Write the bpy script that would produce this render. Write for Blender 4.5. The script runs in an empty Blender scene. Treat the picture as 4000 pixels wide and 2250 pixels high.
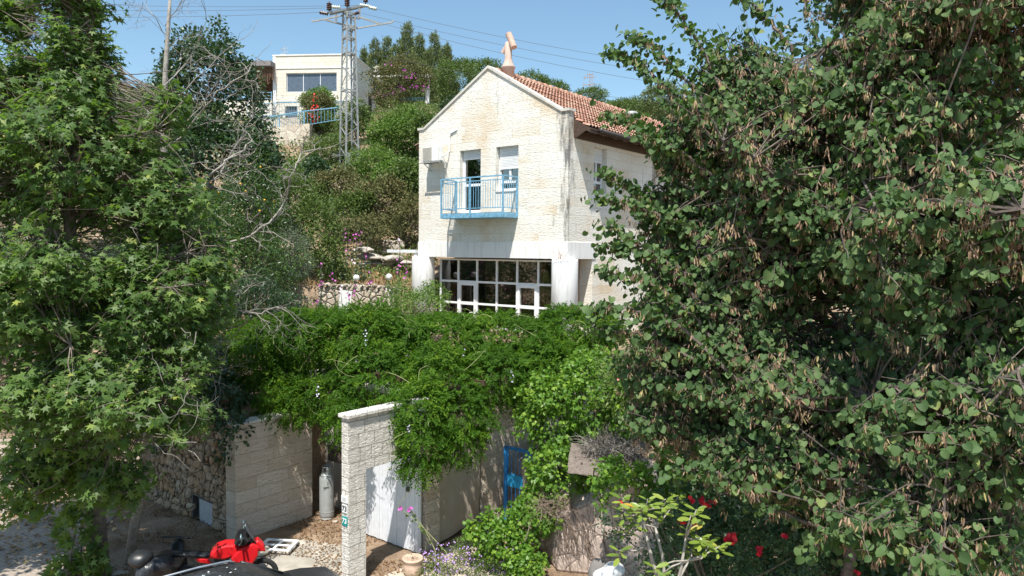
import bpy, bmesh, math, random
import numpy as np
from mathutils import Vector, Matrix

# ------------------------------------------------------------------ camera, sky, sun, exposure
S = bpy.context.scene
COL = S.collection
FPX, PITCH, ROLL, HCAM = 2826.0, 0.050, 0.010, 7.0        # focal length in px of a 4000 px wide picture
_f = np.array([0, math.cos(PITCH), -math.sin(PITCH)])
_u = np.array([0, math.sin(PITCH), math.cos(PITCH)])
_r = np.array([1.0, 0, 0])
_c, _s = math.cos(ROLL), math.sin(ROLL)
R2, U2 = _c*_r + _s*_u, -_s*_r + _c*_u
cam = bpy.data.cameras.new('camera'); co = bpy.data.objects.new('camera', cam); COL.objects.link(co)
cam.sensor_width = 36.0; cam.lens = 36.0*FPX/4000.0; cam.clip_start = 0.1; cam.clip_end = 6000
m = Matrix.Identity(4)
for i in range(3):
    m[i][0] = R2[i]; m[i][1] = U2[i]; m[i][2] = -_f[i]
m[2][3] = HCAM
co.matrix_world = m
S.camera = co

SUN = Vector((-0.088, -0.5025, 1.0)).normalized()
sl = bpy.data.lights.new('sun', 'SUN'); sl.energy = 4.9; sl.angle = math.radians(0.53); sl.color = (1.0, 0.955, 0.88)
so = bpy.data.objects.new('sun', sl); COL.objects.link(so)
so.rotation_euler = SUN.to_track_quat('Z', 'Y').to_euler(); so.location = (-20, -40, 60)
W = bpy.data.worlds.new('World'); S.world = W; W.use_nodes = True
wn = W.node_tree; bg = wn.nodes['Background']
sky = wn.nodes.new('ShaderNodeTexSky'); sky.sky_type = 'NISHITA'; sky.sun_disc = False
sky.sun_elevation = math.asin(SUN.z); sky.sun_rotation = math.radians(190)
sky.air_density = 1.0; sky.dust_density = 1.0; sky.ozone_density = 0.9; sky.altitude = 400
tnt = wn.nodes.new('ShaderNodeMix'); tnt.data_type = 'RGBA'; tnt.blend_type = 'MULTIPLY'; tnt.inputs[0].default_value = 1; tnt.inputs[7].default_value = (.93, 1.05, 1.0, 1)
wn.links.new(sky.outputs[0], tnt.inputs[6]); wn.links.new(tnt.outputs[2], bg.inputs[0]); bg.inputs[1].default_value = 0.125
S.view_settings.view_transform = 'Standard'; S.view_settings.look = 'None'
S.view_settings.exposure = 0.56; S.view_settings.gamma = 1.0
S.render.engine = 'CYCLES'

# ------------------------------------------------------------------ helpers
YAW = -0.663
CU = np.array([math.cos(0.663), -math.sin(0.663), 0]); CV = np.array([math.sin(0.663), math.cos(0.663), 0])
rng = np.random.default_rng(7); random.seed(7)
def P(x, y, Y):
    """world point seen at px x,y of the 4000 px picture at forward distance Y"""
    d = _f + (x-2000)/FPX*R2 + (1125-y)/FPX*U2
    return d/d[1]*Y + np.array([0, 0, HCAM])
def court(u, v, z=0): return CU*u + CV*v + np.array([0, 0, z])

def tag(o, label=None, cat=None, group=None, kind=None):
    if label: o['label'] = label
    if cat: o['category'] = cat
    if group: o['group'] = group
    if kind: o['kind'] = kind
    return o
def empty(name, loc=(0, 0, 0), rz=0.0, label=None, cat=None, group=None):
    o = bpy.data.objects.new(name, None); COL.objects.link(o)
    o.location = tuple(float(a) for a in loc); o.rotation_euler = (0, 0, rz); o.empty_display_size = .2
    return tag(o, label, cat, group)
class MB:
    def __init__(s): s.v = []; s.f = []
    def add(s, vs, fs):
        b = len(s.v); s.v.extend([tuple(map(float, p)) for p in vs]); s.f.extend([tuple(i+b for i in f) for f in fs]); return s
    def box(s, x0, x1, y0, y1, z0, z1):
        vs = [(x, y, z) for z in (z0, z1) for y in (y0, y1) for x in (x0, x1)]
        return s.add(vs, [(0, 2, 3, 1), (4, 5, 7, 6), (0, 1, 5, 4), (2, 6, 7, 3), (0, 4, 6, 2), (1, 3, 7, 5)])
    def beam(s, a, b, w, h=None):
        h = h or w; a = Vector(a); b = Vector(b); d = (b-a).normalized()
        up = Vector((0, 0, 1)) if abs(d.z) < .95 else Vector((0, 1, 0))
        x = d.cross(up).normalized()*w/2; y = x.cross(d).normalized()*h/2
        vs = [a-x-y, a+x-y, a+x+y, a-x+y, b-x-y, b+x-y, b+x+y, b-x+y]
        return s.add(vs, [(0, 1, 2, 3)[::-1], (4, 5, 6, 7), (0, 1, 5, 4), (1, 2, 6, 5), (2, 3, 7, 6), (3, 0, 4, 7)])
    def tube(s, pts, rad, n=6, cap=True):
        pts = [Vector(p) for p in pts]; k = len(pts)
        if not hasattr(rad, '__len__'): rad = [rad]*k
        ref = Vector((0, 0, 1)); vs = []
        d0 = (pts[1]-pts[0]).normalized()
        x = d0.cross(ref if abs(d0.z) < .9 else Vector((1, 0, 0))).normalized()
        for i, p in enumerate(pts):
            d = (pts[min(i+1, k-1)]-pts[max(i-1, 0)]).normalized()
            x = (x - d*x.dot(d)).normalized(); y = d.cross(x)
            for j in range(n):
                a = 2*math.pi*j/n; vs.append(p + (x*math.cos(a)+y*math.sin(a))*rad[i])
        fs = [(i*n+j, i*n+(j+1) % n, (i+1)*n+(j+1) % n, (i+1)*n+j) for i in range(k-1) for j in range(n)]
        if cap: fs += [tuple(range(n))[::-1], tuple((k-1)*n+j for j in range(n))]
        return s.add(vs, fs)
    def lathe(s, prof, c=(0, 0, 0), n=24):
        vs = [(c[0]+r*math.cos(2*math.pi*j/n), c[1]+r*math.sin(2*math.pi*j/n), c[2]+z) for r, z in prof for j in range(n)]
        k = len(prof)
        fs = [(i*n+j, i*n+(j+1) % n, (i+1)*n+(j+1) % n, (i+1)*n+j) for i in range(k-1) for j in range(n)]
        fs += [tuple(range(n))[::-1], tuple((k-1)*n+j for j in range(n))]
        return s.add(vs, fs)
    def prism(s, poly, y0, y1):           # polygon in x,z extruded along y
        n = len(poly)
        vs = [(x, y0, z) for x, z in poly]+[(x, y1, z) for x, z in poly]
        fs = [tuple(range(n)), tuple(range(n, 2*n))[::-1]]+[(i, i+n, (i+1) % n+n, (i+1) % n) for i in range(n)]
        return s.add(vs, fs)
    def wall(s, x0, x1, z0, z1, y0, y1, holes=()):   # panel in the x,z plane, thick from y0 to y1, with openings
        xs = sorted({x0, x1, *[h[0] for h in holes], *[h[1] for h in holes]}); zs = sorted({z0, z1, *[h[2] for h in holes], *[h[3] for h in holes]})
        inh = lambda a, b: any(h[0] < a < h[1] and h[2] < b < h[3] for h in holes)
        for i in range(len(xs)-1):
            for j in range(len(zs)-1):
                a, b, c, d = xs[i], xs[i+1], zs[j], zs[j+1]
                if inh((a+b)/2, (c+d)/2): continue
                s.add([(a, y0, c), (b, y0, c), (b, y0, d), (a, y0, d)], [(0, 1, 2, 3)])
                s.add([(a, y1, c), (b, y1, c), (b, y1, d), (a, y1, d)], [(3, 2, 1, 0)])
        for (a, b, c, d) in list(holes):
            s.add([(a, y0, c), (a, y1, c), (a, y1, d), (a, y0, d)], [(0, 1, 2, 3)]); s.add([(b, y0, c), (b, y1, c), (b, y1, d), (b, y0, d)], [(3, 2, 1, 0)])
            s.add([(a, y0, d), (b, y0, d), (b, y1, d), (a, y1, d)], [(3, 2, 1, 0)]); s.add([(a, y0, c), (b, y0, c), (b, y1, c), (a, y1, c)], [(0, 1, 2, 3)])
        s.add([(x0, y0, z0), (x0, y1, z0), (x0, y1, z1), (x0, y0, z1)], [(3, 2, 1, 0)]); s.add([(x1, y0, z0), (x1, y1, z0), (x1, y1, z1), (x1, y0, z1)], [(0, 1, 2, 3)])
        s.add([(x0, y0, z1), (x1, y0, z1), (x1, y1, z1), (x0, y1, z1)], [(0, 1, 2, 3)]); s.add([(x0, y0, z0), (x1, y0, z0), (x1, y1, z0), (x0, y1, z0)], [(3, 2, 1, 0)])
        return s
    def swap(s, k=0):                     # from here on: turn x,y,z panels into the side plane (x<->y)
        for i in range(k, len(s.v)): x, y, z = s.v[i]; s.v[i] = (-y, x, z)
        return s
    def build(s, name, mat, parent=None, smooth=False, bevel=0):
        me = bpy.data.meshes.new(name); me.from_pydata(s.v, [], s.f); me.update()
        o = bpy.data.objects.new(name, me); COL.objects.link(o); me.materials.append(mat)
        if smooth: me.polygons.foreach_set('use_smooth', [True]*len(me.polygons))
        if bevel:
            b = o.modifiers.new('bevel', 'BEVEL'); b.width = bevel; b.segments = 2; b.limit_method = 'ANGLE'
        if parent: o.parent = parent
        return o
def blob(mb, c, r, sub=2, amp=.15, seed=0, flat=0.0):   # an uneven rounded lump
    bm = bmesh.new(); bmesh.ops.create_icosphere(bm, subdivisions=sub, radius=1); rs = np.random.default_rng(seed)
    w = rs.normal(size=(5, 3))*1.8; ph = rs.uniform(0, 6, 5)
    vs = []
    for v in bm.verts:
        k = 1+amp*sum(math.sin(float(w[i] @ np.array(v.co))+ph[i]) for i in range(5))/2.2
        z = v.co.z*k*r[2]
        vs.append((c[0]+v.co.x*k*r[0], c[1]+v.co.y*k*r[1], c[2]+max(z, -r[2]*(1-flat))))
    bm.verts.index_update(); fs = [tuple(v.index for v in f.verts) for f in bm.faces]; bm.free()
    return mb.add(vs, fs)

# ------------------------------------------------------------------ materials
def newmat(name):
    mt = bpy.data.materials.new(name); mt.use_nodes = True; nt = mt.node_tree
    return mt, nt, nt.nodes['Principled BSDF'], nt.nodes, nt.links
def N(nt, t, **kw):
    n = nt.nodes.new(t)
    for k, v in kw.items():
        if isinstance(k, str) and hasattr(n, k): setattr(n, k, v)
        else: n.inputs[k].default_value = v
    return n
def ramp(nt, fac, stops):
    r = nt.nodes.new('ShaderNodeValToRGB'); e = r.color_ramp.elements
    while len(e) < len(stops): e.new(.5)
    for i, (p, c) in enumerate(stops): e[i].position = p; e[i].color = (*c, 1) if len(c) == 3 else c
    nt.links.new(fac, r.inputs[0]); return r
def plain(name, col, rough=.6, metal=0, var=.12, bump=.0, scale=6, spec=.5):
    mt, nt, b, n, l = newmat(name)
    tc = N(nt, 'ShaderNodeTexCoord'); no = N(nt, 'ShaderNodeTexNoise'); no.inputs['Scale'].default_value = scale; no.inputs['Detail'].default_value = 6
    l.new(tc.outputs['Object'], no.inputs['Vector'])
    lo = tuple(c*(1-var) for c in col); hi = tuple(min(1, c*(1+var)) for c in col)
    r = ramp(nt, no.outputs[0], [(.3, lo), (.7, hi)]); l.new(r.outputs[0], b.inputs['Base Color'])
    b.inputs['Roughness'].default_value = rough; b.inputs['Metallic'].default_value = metal; b.inputs['Specular IOR Level'].default_value = spec
    if bump:
        bp = N(nt, 'ShaderNodeBump'); bp.inputs['Strength'].default_value = bump; bp.inputs['Distance'].default_value = .02
        l.new(no.outputs[0], bp.inputs['Height']); l.new(bp.outputs[0], b.inputs['Normal'])
    return mt
def stone(name, c1, c2, c3, row=.32, length=.7, bump=.8, joint=(.42, .36, .28), stain=0.0, jw=.008):
    mt, nt, b, n, l = newmat(name)
    tc = N(nt, 'ShaderNodeTexCoord'); sp = N(nt, 'ShaderNodeSeparateXYZ'); l.new(tc.outputs['Object'], sp.inputs[0])
    ad = N(nt, 'ShaderNodeMath', operation='ADD'); l.new(sp.outputs[0], ad.inputs[0]); l.new(sp.outputs[1], ad.inputs[1])
    cb = N(nt, 'ShaderNodeCombineXYZ'); l.new(ad.outputs[0], cb.inputs[0]); l.new(sp.outputs[2], cb.inputs[1])
    # wander of stone lengths from course to course
    br = N(nt, 'ShaderNodeTexBrick'); l.new(cb.outputs[0], br.inputs['Vector'])
    br.inputs['Scale'].default_value = 1; br.inputs['Brick Width'].default_value = length; br.inputs['Row Height'].default_value = row
    br.inputs['Mortar Size'].default_value = jw; br.inputs['Mortar Smooth'].default_value = .3
    br.offset = .37; br.offset_frequency = 2; br.squash = .72; br.squash_frequency = 3
    br.inputs['Color1'].default_value = (0, 0, 0, 1); br.inputs['Color2'].default_value = (1, 1, 1, 1); br.inputs['Mortar'].default_value = (.5, .5, .5, 1)
    big = N(nt, 'ShaderNodeTexNoise'); big.inputs['Scale'].default_value = .55; big.inputs['Detail'].default_value = 5; l.new(cb.outputs[0], big.inputs['Vector'])
    mixf = N(nt, 'ShaderNodeMath', operation='MULTIPLY_ADD'); l.new(br.outputs['Color'], mixf.inputs[0]); mixf.inputs[1].default_value = .25; l.new(big.outputs[0], mixf.inputs[2])
    base = ramp(nt, mixf.outputs[0], [(.42, c1), (.66, c2), (.95, c3)])
    mp = N(nt, 'ShaderNodeMapping'); mp.inputs['Scale'].default_value = (1.0, 2.3, 1); l.new(cb.outputs[0], mp.inputs[0])
    ch = N(nt, 'ShaderNodeTexNoise'); ch.inputs['Scale'].default_value = 9; ch.inputs['Detail'].default_value = 5; ch.inputs['Roughness'].default_value = .6; ch.inputs['Distortion'].default_value = .9
    l.new(mp.outputs[0], ch.inputs['Vector'])
    mx = N(nt, 'ShaderNodeMix', data_type='RGBA'); l.new(br.outputs['Fac'], mx.inputs[0]); l.new(base.outputs[0], mx.inputs[6]); mx.inputs[7].default_value = (*joint, 1)
    pit = N(nt, 'ShaderNodeMix', data_type='RGBA', blend_type='MULTIPLY'); pr = ramp(nt, ch.outputs[0], [(.3, (.8, .76, .7)), (.45, (1, 1, 1))])
    pit.inputs[0].default_value = 1; l.new(mx.outputs[2], pit.inputs[6]); l.new(pr.outputs[0], pit.inputs[7])
    out = pit.outputs[2]
    if stain:
        sn = N(nt, 'ShaderNodeTexNoise'); sn.inputs['Scale'].default_value = 1; sn.inputs['Detail'].default_value = 9; sn.inputs['Roughness'].default_value = .72
        m2 = N(nt, 'ShaderNodeMapping'); m2.inputs['Scale'].default_value = (2.6, .45, 1); l.new(cb.outputs[0], m2.inputs[0]); l.new(m2.outputs[0], sn.inputs['Vector'])
        oc = N(nt, 'ShaderNodeMath', operation='ADD'); l.new(ad.outputs[0], oc.inputs[0]); oc.inputs[1].default_value = 3.75
        oa = N(nt, 'ShaderNodeMath', operation='ABSOLUTE'); l.new(oc.outputs[0], oa.inputs[0]); om = N(nt, 'ShaderNodeMapRange'); om.inputs[1].default_value = .1; om.inputs[2].default_value = .75; om.inputs[3].default_value = .16; om.inputs[4].default_value = -.1; l.new(oa.outputs[0], om.inputs[0])
        os_ = N(nt, 'ShaderNodeMath', operation='ADD'); l.new(om.outputs[0], os_.inputs[0]); l.new(big.outputs[0], os_.inputs[1]); orr = ramp(nt, os_.outputs[0], [(.54, (0, 0, 0)), (.76, (.28, .28, .28))])
        m5 = N(nt, 'ShaderNodeMix', data_type='RGBA'); l.new(orr.outputs[0], m5.inputs[0]); l.new(out, m5.inputs[6]); m5.inputs[7].default_value = (.66, .46, .26, 1); out = m5.outputs[2]
        # soot-black growth hugging the corner (x+y near 0) and elsewhere patchy
        ab = N(nt, 'ShaderNodeMath', operation='ABSOLUTE'); l.new(ad.outputs[0], ab.inputs[0])
        nr = N(nt, 'ShaderNodeMapRange'); nr.inputs[1].default_value = .05; nr.inputs[2].default_value = .9; nr.inputs[3].default_value = .2; nr.inputs[4].default_value = 0; l.new(ab.outputs[0], nr.inputs[0])
        hz = N(nt, 'ShaderNodeMapRange'); hz.inputs[1].default_value = 7.6; hz.inputs[2].default_value = 11.5; hz.inputs[3].default_value = -.06; hz.inputs[4].default_value = .02; l.new(sp.outputs[2], hz.inputs[0])
        s1 = N(nt, 'ShaderNodeMath', operation='ADD'); l.new(nr.outputs[0], s1.inputs[0]); l.new(hz.outputs[0], s1.inputs[1])
        s2 = N(nt, 'ShaderNodeMath', operation='ADD'); l.new(s1.outputs[0], s2.inputs[0]); l.new(sn.outputs[0], s2.inputs[1])
        sr = ramp(nt, s2.outputs[0], [(.6, (0, 0, 0)), (.74, (stain,)*3)])
        m3 = N(nt, 'ShaderNodeMix', data_type='RGBA'); l.new(sr.outputs[0], m3.inputs[0]); l.new(out, m3.inputs[6]); m3.inputs[7].default_value = (.13, .125, .12, 1); out = m3.outputs[2]
    l.new(out, b.inputs['Base Color']); b.inputs['Roughness'].default_value = .9; b.inputs['Specular IOR Level'].default_value = .2
    hm = N(nt, 'ShaderNodeMath', operation='MULTIPLY_ADD'); l.new(br.outputs['Fac'], hm.inputs[0]); hm.inputs[1].default_value = -.8; l.new(ch.outputs[0], hm.inputs[2])
    bp = N(nt, 'ShaderNodeBump'); bp.inputs['Strength'].default_value = bump; bp.inputs['Distance'].default_value = .085
    l.new(hm.outputs[0], bp.inputs['Height']); l.new(bp.outputs[0], b.inputs['Normal'])
    return mt
def rubble(name, cols, scale=3.2, joint=(.05, .04, .03), jw=.06, bump=.9):
    mt, nt, b, n, l = newmat(name)
    tc = N(nt, 'ShaderNodeTexCoord')
    ns = N(nt, 'ShaderNodeTexNoise'); ns.inputs['Scale'].default_value = 2.5; l.new(tc.outputs['Object'], ns.inputs['Vector'])
    va = N(nt, 'ShaderNodeVectorMath', operation='MULTIPLY_ADD'); l.new(ns.outputs['Color'], va.inputs[0]); va.inputs[1].default_value = (.18, .18, .18); l.new(tc.outputs['Object'], va.inputs[2])
    ve = N(nt, 'ShaderNodeTexVoronoi', feature='DISTANCE_TO_EDGE'); vc = N(nt, 'ShaderNodeTexVoronoi', feature='F1')
    for v in (ve, vc): v.inputs['Scale'].default_value = scale; l.new(va.outputs[0], v.inputs['Vector'])
    sx = N(nt, 'ShaderNodeSeparateColor'); l.new(vc.outputs['Color'], sx.inputs[0])
    k = len(cols); base = ramp(nt, sx.outputs[0], [(i/(k-1), c) for i, c in enumerate(cols)])
    fn = N(nt, 'ShaderNodeTexNoise'); fn.inputs['Scale'].default_value = 14; fn.inputs['Detail'].default_value = 6; l.new(tc.outputs['Object'], fn.inputs['Vector'])
    fr = ramp(nt, fn.outputs[0], [(.3, (.62, .6, .56)), (.6, (1, 1, 1))])
    mu = N(nt, 'ShaderNodeMix', data_type='RGBA', blend_type='MULTIPLY'); mu.inputs[0].default_value = 1; l.new(base.outputs[0], mu.inputs[6]); l.new(fr.outputs[0], mu.inputs[7])
    er = ramp(nt, ve.outputs['Distance'], [(jw*.3, (0, 0, 0)), (jw, (1, 1, 1))])
    mx = N(nt, 'ShaderNodeMix', data_type='RGBA'); l.new(er.outputs[0], mx.inputs[0]); mx.inputs[6].default_value = (*joint, 1); l.new(mu.outputs[2], mx.inputs[7])
    l.new(mx.outputs[2], b.inputs['Base Color']); b.inputs['Roughness'].default_value = .92
    hr = ramp(nt, ve.outputs['Distance'], [(0, (0, 0, 0)), (jw*2.5, (1, 1, 1))])
    ha = N(nt, 'ShaderNodeMath', operation='MULTIPLY_ADD'); l.new(fn.outputs[0], ha.inputs[0]); ha.inputs[1].default_value = .3; l.new(hr.outputs[0], ha.inputs[2])
    bp = N(nt, 'ShaderNodeBump'); bp.inputs['Strength'].default_value = bump; bp.inputs['Distance'].default_value = .06; l.new(ha.outputs[0], bp.inputs['Height']); l.new(bp.outputs[0], b.inputs['Normal'])
    return mt
def plaster(name, col, dirt=(.42, .34, .26), amt=.35, streak=True):
    mt, nt, b, n, l = newmat(name)
    tc = N(nt, 'ShaderNodeTexCoord'); mp = N(nt, 'ShaderNodeMapping'); mp.inputs['Scale'].default_value = (6, 6, .7) if streak else (2, 2, 2)
    l.new(tc.outputs['Object'], mp.inputs[0]); no = N(nt, 'ShaderNodeTexNoise'); no.inputs['Scale'].default_value = 1; no.inputs['Detail'].default_value = 8; no.inputs['Roughness'].default_value = .65
    l.new(mp.outputs[0], no.inputs['Vector']); r = ramp(nt, no.outputs[0], [(.5, (0, 0, 0)), (.78, (amt, amt, amt))])
    mx = N(nt, 'ShaderNodeMix', data_type='RGBA'); l.new(r.outputs[0], mx.inputs[0]); mx.inputs[6].default_value = (*col, 1); mx.inputs[7].default_value = (*dirt, 1)
    l.new(mx.outputs[2], b.inputs['Base Color']); b.inputs['Roughness'].default_value = .85
    fn = N(nt, 'ShaderNodeTexNoise'); fn.inputs['Scale'].default_value = 25; l.new(tc.outputs['Object'], fn.inputs['Vector'])
    bp = N(nt, 'ShaderNodeBump'); bp.inputs['Strength'].default_value = .25; bp.inputs['Distance'].default_value = .01; l.new(fn.outputs[0], bp.inputs['Height']); l.new(bp.outputs[0], b.inputs['Normal'])
    return mt
def leafmat(name, stops, trans=(.2, .34, .04), tf=.3, rough=.45, spec=.4):
    """leaf colours vary leaf by leaf through the 'tone' attribute"""
    mt, nt, b, n, l = newmat(name)
    at = N(nt, 'ShaderNodeAttribute'); at.attribute_name = 'tone'
    r = ramp(nt, at.outputs['Fac'], stops); l.new(r.outputs[0], b.inputs['Base Color'])
    b.inputs['Roughness'].default_value = rough; b.inputs['Specular IOR Level'].default_value = spec
    tr = N(nt, 'ShaderNodeBsdfTranslucent'); tr.inputs[0].default_value = (*trans, 1)
    ms = N(nt, 'ShaderNodeMixShader'); ms.inputs[0].default_value = tf
    out = n['Material Output']; l.new(b.outputs[0], ms.inputs[1]); l.new(tr.outputs[0], ms.inputs[2]); l.new(ms.outputs[0], out.inputs[0])
    return mt
def glass(name, tint=(.75, .8, .8), base=.22, rough=.02):
    mt, nt, b, n, l = newmat(name)
    tb = N(nt, 'ShaderNodeBsdfTransparent'); tb.inputs[0].default_value = (*tint, 1); gl = N(nt, 'ShaderNodeBsdfGlossy'); gl.inputs['Roughness'].default_value = rough
    fr = N(nt, 'ShaderNodeFresnel'); fr.inputs[0].default_value = 1.55
    ml = N(nt, 'ShaderNodeMath', operation='MULTIPLY_ADD'); l.new(fr.outputs[0], ml.inputs[0]); ml.inputs[1].default_value = 1; ml.inputs[2].default_value = base
    ms = N(nt, 'ShaderNodeMixShader'); l.new(ml.outputs[0], ms.inputs[0]); l.new(tb.outputs[0], ms.inputs[1]); l.new(gl.outputs[0], ms.inputs[2]); l.new(ms.outputs[0], n['Material Output'].inputs[0])
    return mt

M = {}
M['stone'] = stone('jerusalem_stone', (.84, .815, .755), (.80, .755, .67), (.70, .55, .37), length=1.25, bump=.52, jw=.007, stain=.85, joint=(.66, .60, .50))
M['court_stone'] = stone('court_stone', (.66, .585, .50), (.60, .51, .41), (.46, .36, .26), row=.30, length=.9, bump=.9, joint=(.38, .32, .25), jw=.004)
M['pillar_stone'] = stone('pillar_stone', (.80, .77, .72), (.74, .70, .64), (.52, .50, .46), row=.29, length=.42, bump=1.0, joint=(.3, .28, .26), jw=.006)
M['stone_far'] = stone('far_stone', (.80, .76, .67), (.76, .70, .60), (.70, .62, .5), row=.3, length=.8, bump=.3)
M['coping'] = plaster('coping', (.62, .59, .53), (.2, .19, .17), .8, False)
M['white'] = plaster('white_plaster', (.80, .79, .77), (.40, .32, .25), .55)
M['column'] = plaster('column_plaster', (.82, .82, .81), (.28, .24, .22), .75)
M['frame'] = plain('white_frame', (.8, .81, .82), .4, var=.04)
M['shutter'] = plain('shutter_white', (.76, .76, .75), .5, var=.06)
M['blue'] = plain('blue_paint', (.17, .37, .52), .55, var=.3, scale=9)
M['gateblue'] = plain('gate_blue', (.03, .26, .68), .4, var=.15)
M['glass'] = glass('window_glass', (.34, .38, .4))
M['glass2'] = glass('garden_glass', (.72, .67, .58), .07)
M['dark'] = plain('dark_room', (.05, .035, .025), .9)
M['room'] = plain('room_wall', (.34, .25, .17), .9)
M['roomfloor'] = plain('room_floor', (.35, .27, .18), .6)
M['brownwood'] = plain('brown_eaves', (.075, .045, .03), .7, var=.35, scale=12)
M['gutter'] = plain('gutter', (.05, .04, .037), .4)
M['ac'] = plain('ac_white', (.78, .78, .76), .45, var=.03)
M['acgrille'] = plain('ac_grille', (.55, .52, .46), .6)
M['steel'] = plain('galvanised', (.34, .35, .34), .55, .2, var=.15)
M['greysteel'] = plain('grey_paint', (.40, .42, .41), .45, .2, var=.1)
M['darksteel'] = plain('dark_steel', (.12, .12, .12), .5, .5)
M['gatewhite'] = plain('gate_white', (.74, .76, .8), .5, var=.06)
M['tarp'] = plain('tarp', (.42, .36, .29), .8, var=.12, bump=.4, scale=2)
M['black'] = plain('black_plastic', (.012, .012, .013), .35, var=.3)
M['rubber'] = plain('rubber', (.015, .015, .015), .85)
M['ceramic'] = plain('porcelain_brown', (.05, .02, .018), .25)
M['lime'] = plain('glass_insulator', (.55, .6, .5), .2)
M['terracotta'] = plain('terracotta', (.55, .40, .30), .8, var=.2)
M['terracotta2'] = plain('terracotta_pipe', (.50, .34, .27), .8, var=.2)
M['bark'] = plain('plane_bark', (.17, .14, .115), .9, var=.4, bump=.8, scale=9)
M['bark_pale'] = plain('pale_bark', (.34, .315, .28), .9, var=.3, bump=.5, scale=12)
M['bark_dark'] = plain('judas_bark', (.13, .105, .09), .9, var=.4, bump=.7, scale=14)
M['twig'] = plain('twig', (.20, .16, .12), .9, var=.3)
M['twiggrey'] = plain('grey_twig', (.26, .235, .21), .9, var=.3)
M['vine'] = plain('vine_stem', (.36, .38, .17), .8, var=.3)
M['rub1'] = rubble('rubble_stone', [(.36, .27, .19), (.30, .22, .15), (.42, .35, .27), (.36, .24, .14)], 3.0, jw=.03, bump=.7)
M['rub2'] = rubble('terrace_stone', [(.55, .47, .36), (.5, .42, .34), (.6, .55, .46)], 4.0, (.12, .09, .06))
M['rub3'] = rubble('flagstone', [(.56, .45, .39), (.60, .49, .44), (.5, .41, .36)], 2.2, (.28, .22, .19), .025, .4)
M['rubfar'] = rubble('far_retaining', [(.66, .58, .46), (.7, .63, .52), (.6, .5, .4)], 1.5, (.4, .33, .25), .04, .3)
M['carblack'] = plain('car_black', (.035, .038, .042), .32, .3, var=.2)
M['carglass'] = plain('car_glass', (.035, .038, .042), .16, var=.4, scale=14)
M['chrome'] = plain('rail_silver', (.5, .52, .55), .3, .8)
M['red'] = plain('red_paint', (.62, .015, .02), .25, var=.1)
M['redlens'] = plain('tail_lens', (.5, .02, .02), .2)
M['signteal'] = plain('sign_teal', (.0, .28, .27), .4, var=.03)
M['signwhite'] = plain('sign_white', (.8, .8, .78), .5, var=.03)
M['signblack'] = plain('sign_black', (.03, .03, .03), .5)
M['shingle'] = plain('weathered_wood', (.17, .14, .12), .9, var=.35, scale=18)
M['rock'] = plain('rock', (.42, .38, .32), .9, var=.25, bump=.8, scale=3)
M['globe'] = plain('globe_white', (.8, .8, .78), .4, var=.03)
M['pink'] = plain('hollyhock_pink', (.55, .12, .45), .6, var=.3)
M['pinkpale'] = plain('hollyhock_pale', (.8, .65, .75), .6, var=.1)
M['lilac'] = plain('lilac_flower', (.42, .25, .62), .6, var=.2)
M['rosered'] = plain('rose_red', (.6, .01, .03), .5, var=.2)
M['magenta'] = plain('magenta_bract', (.42, .05, .36), .6, var=.3)
M['redbract'] = plain('red_bract', (.7, .04, .03), .6, var=.2)
M['yellow'] = plain('citrus_fruit', (.8, .42, .02), .5, var=.1)
M['pod'] = leafmat('pod', [(0, (.13, .075, .055)), (.35, (.27, .17, .12)), (.65, (.40, .28, .19)), (.85, (.34, .31, .12)), (1, (.40, .25, .21))], (.3, .2, .08), .15, .8, .2)
M['dryleaf'] = leafmat('dry_leaf', [(0, (.10, .06, .035)), (.5, (.28, .17, .09)), (1, (.5, .36, .2))], (.3, .2, .1), .1, .9, .1)
M['L_judas'] = leafmat('judas_leaf', [(0, (.038, .078, .028)), (.5, (.078, .138, .048)), (.85, (.145, .21, .08)), (1, (.22, .26, .08))], (.11, .23, .03), .28, .6, .22)
M['L_plane'] = leafmat('plane_leaf', [(0, (.034, .075, .018)), (.45, (.075, .135, .032)), (.85, (.16, .235, .06)), (1, (.30, .33, .07))], (.22, .40, .04), .34, .5, .35)
M['L_wist'] = leafmat('wisteria_leaf', [(0, (.022, .058, .006)), (.5, (.053, .124, .010)), (.85, (.125, .21, .014)), (1, (.22, .30, .03))], (.15, .33, .012), .32, .6, .14)
M['L_ivy'] = leafmat('ivy_leaf', [(0, (.06, .13, .02)), (.5, (.11, .23, .03)), (1, (.24, .36, .045))], (.26, .46, .04), .34, .45, .35)
M['L_dark'] = leafmat('dark_leaf', [(0, (.016, .04, .016)), (.6, (.035, .075, .028)), (1, (.075, .125, .05))], (.08, .17, .03), .22, .4, .45)
M['L_citrus'] = leafmat('citrus_leaf', [(0, (.022, .055, .016)), (.6, (.05, .10, .025)), (1, (.12, .18, .05))], (.14, .25, .03), .25, .35, .5)
M['L_bright'] = leafmat('bright_leaf', [(0, (.06, .115, .022)), (.5, (.11, .185, .033)), (1, (.16, .25, .05))], (.2, .36, .05), .3, .5, .3)
M['L_mid'] = leafmat('mid_leaf', [(0, (.05, .085, .022)), (.5, (.09, .14, .034)), (1, (.155, .20, .05))], (.15, .26, .04), .27, .5, .3)
M['L_brown'] = leafmat('brown_leaf', [(0, (.07, .075, .028)), (.5, (.13, .14, .052)), (.85, (.18, .18, .07)), (1, (.26, .18, .09))], (.15, .15, .05), .2, .7, .2)
M['L_olive'] = leafmat('olive_leaf', [(0, (.07, .10, .06)), (.5, (.12, .16, .10)), (1, (.2, .24, .16))], (.15, .2, .1), .2, .6, .3)
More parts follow.
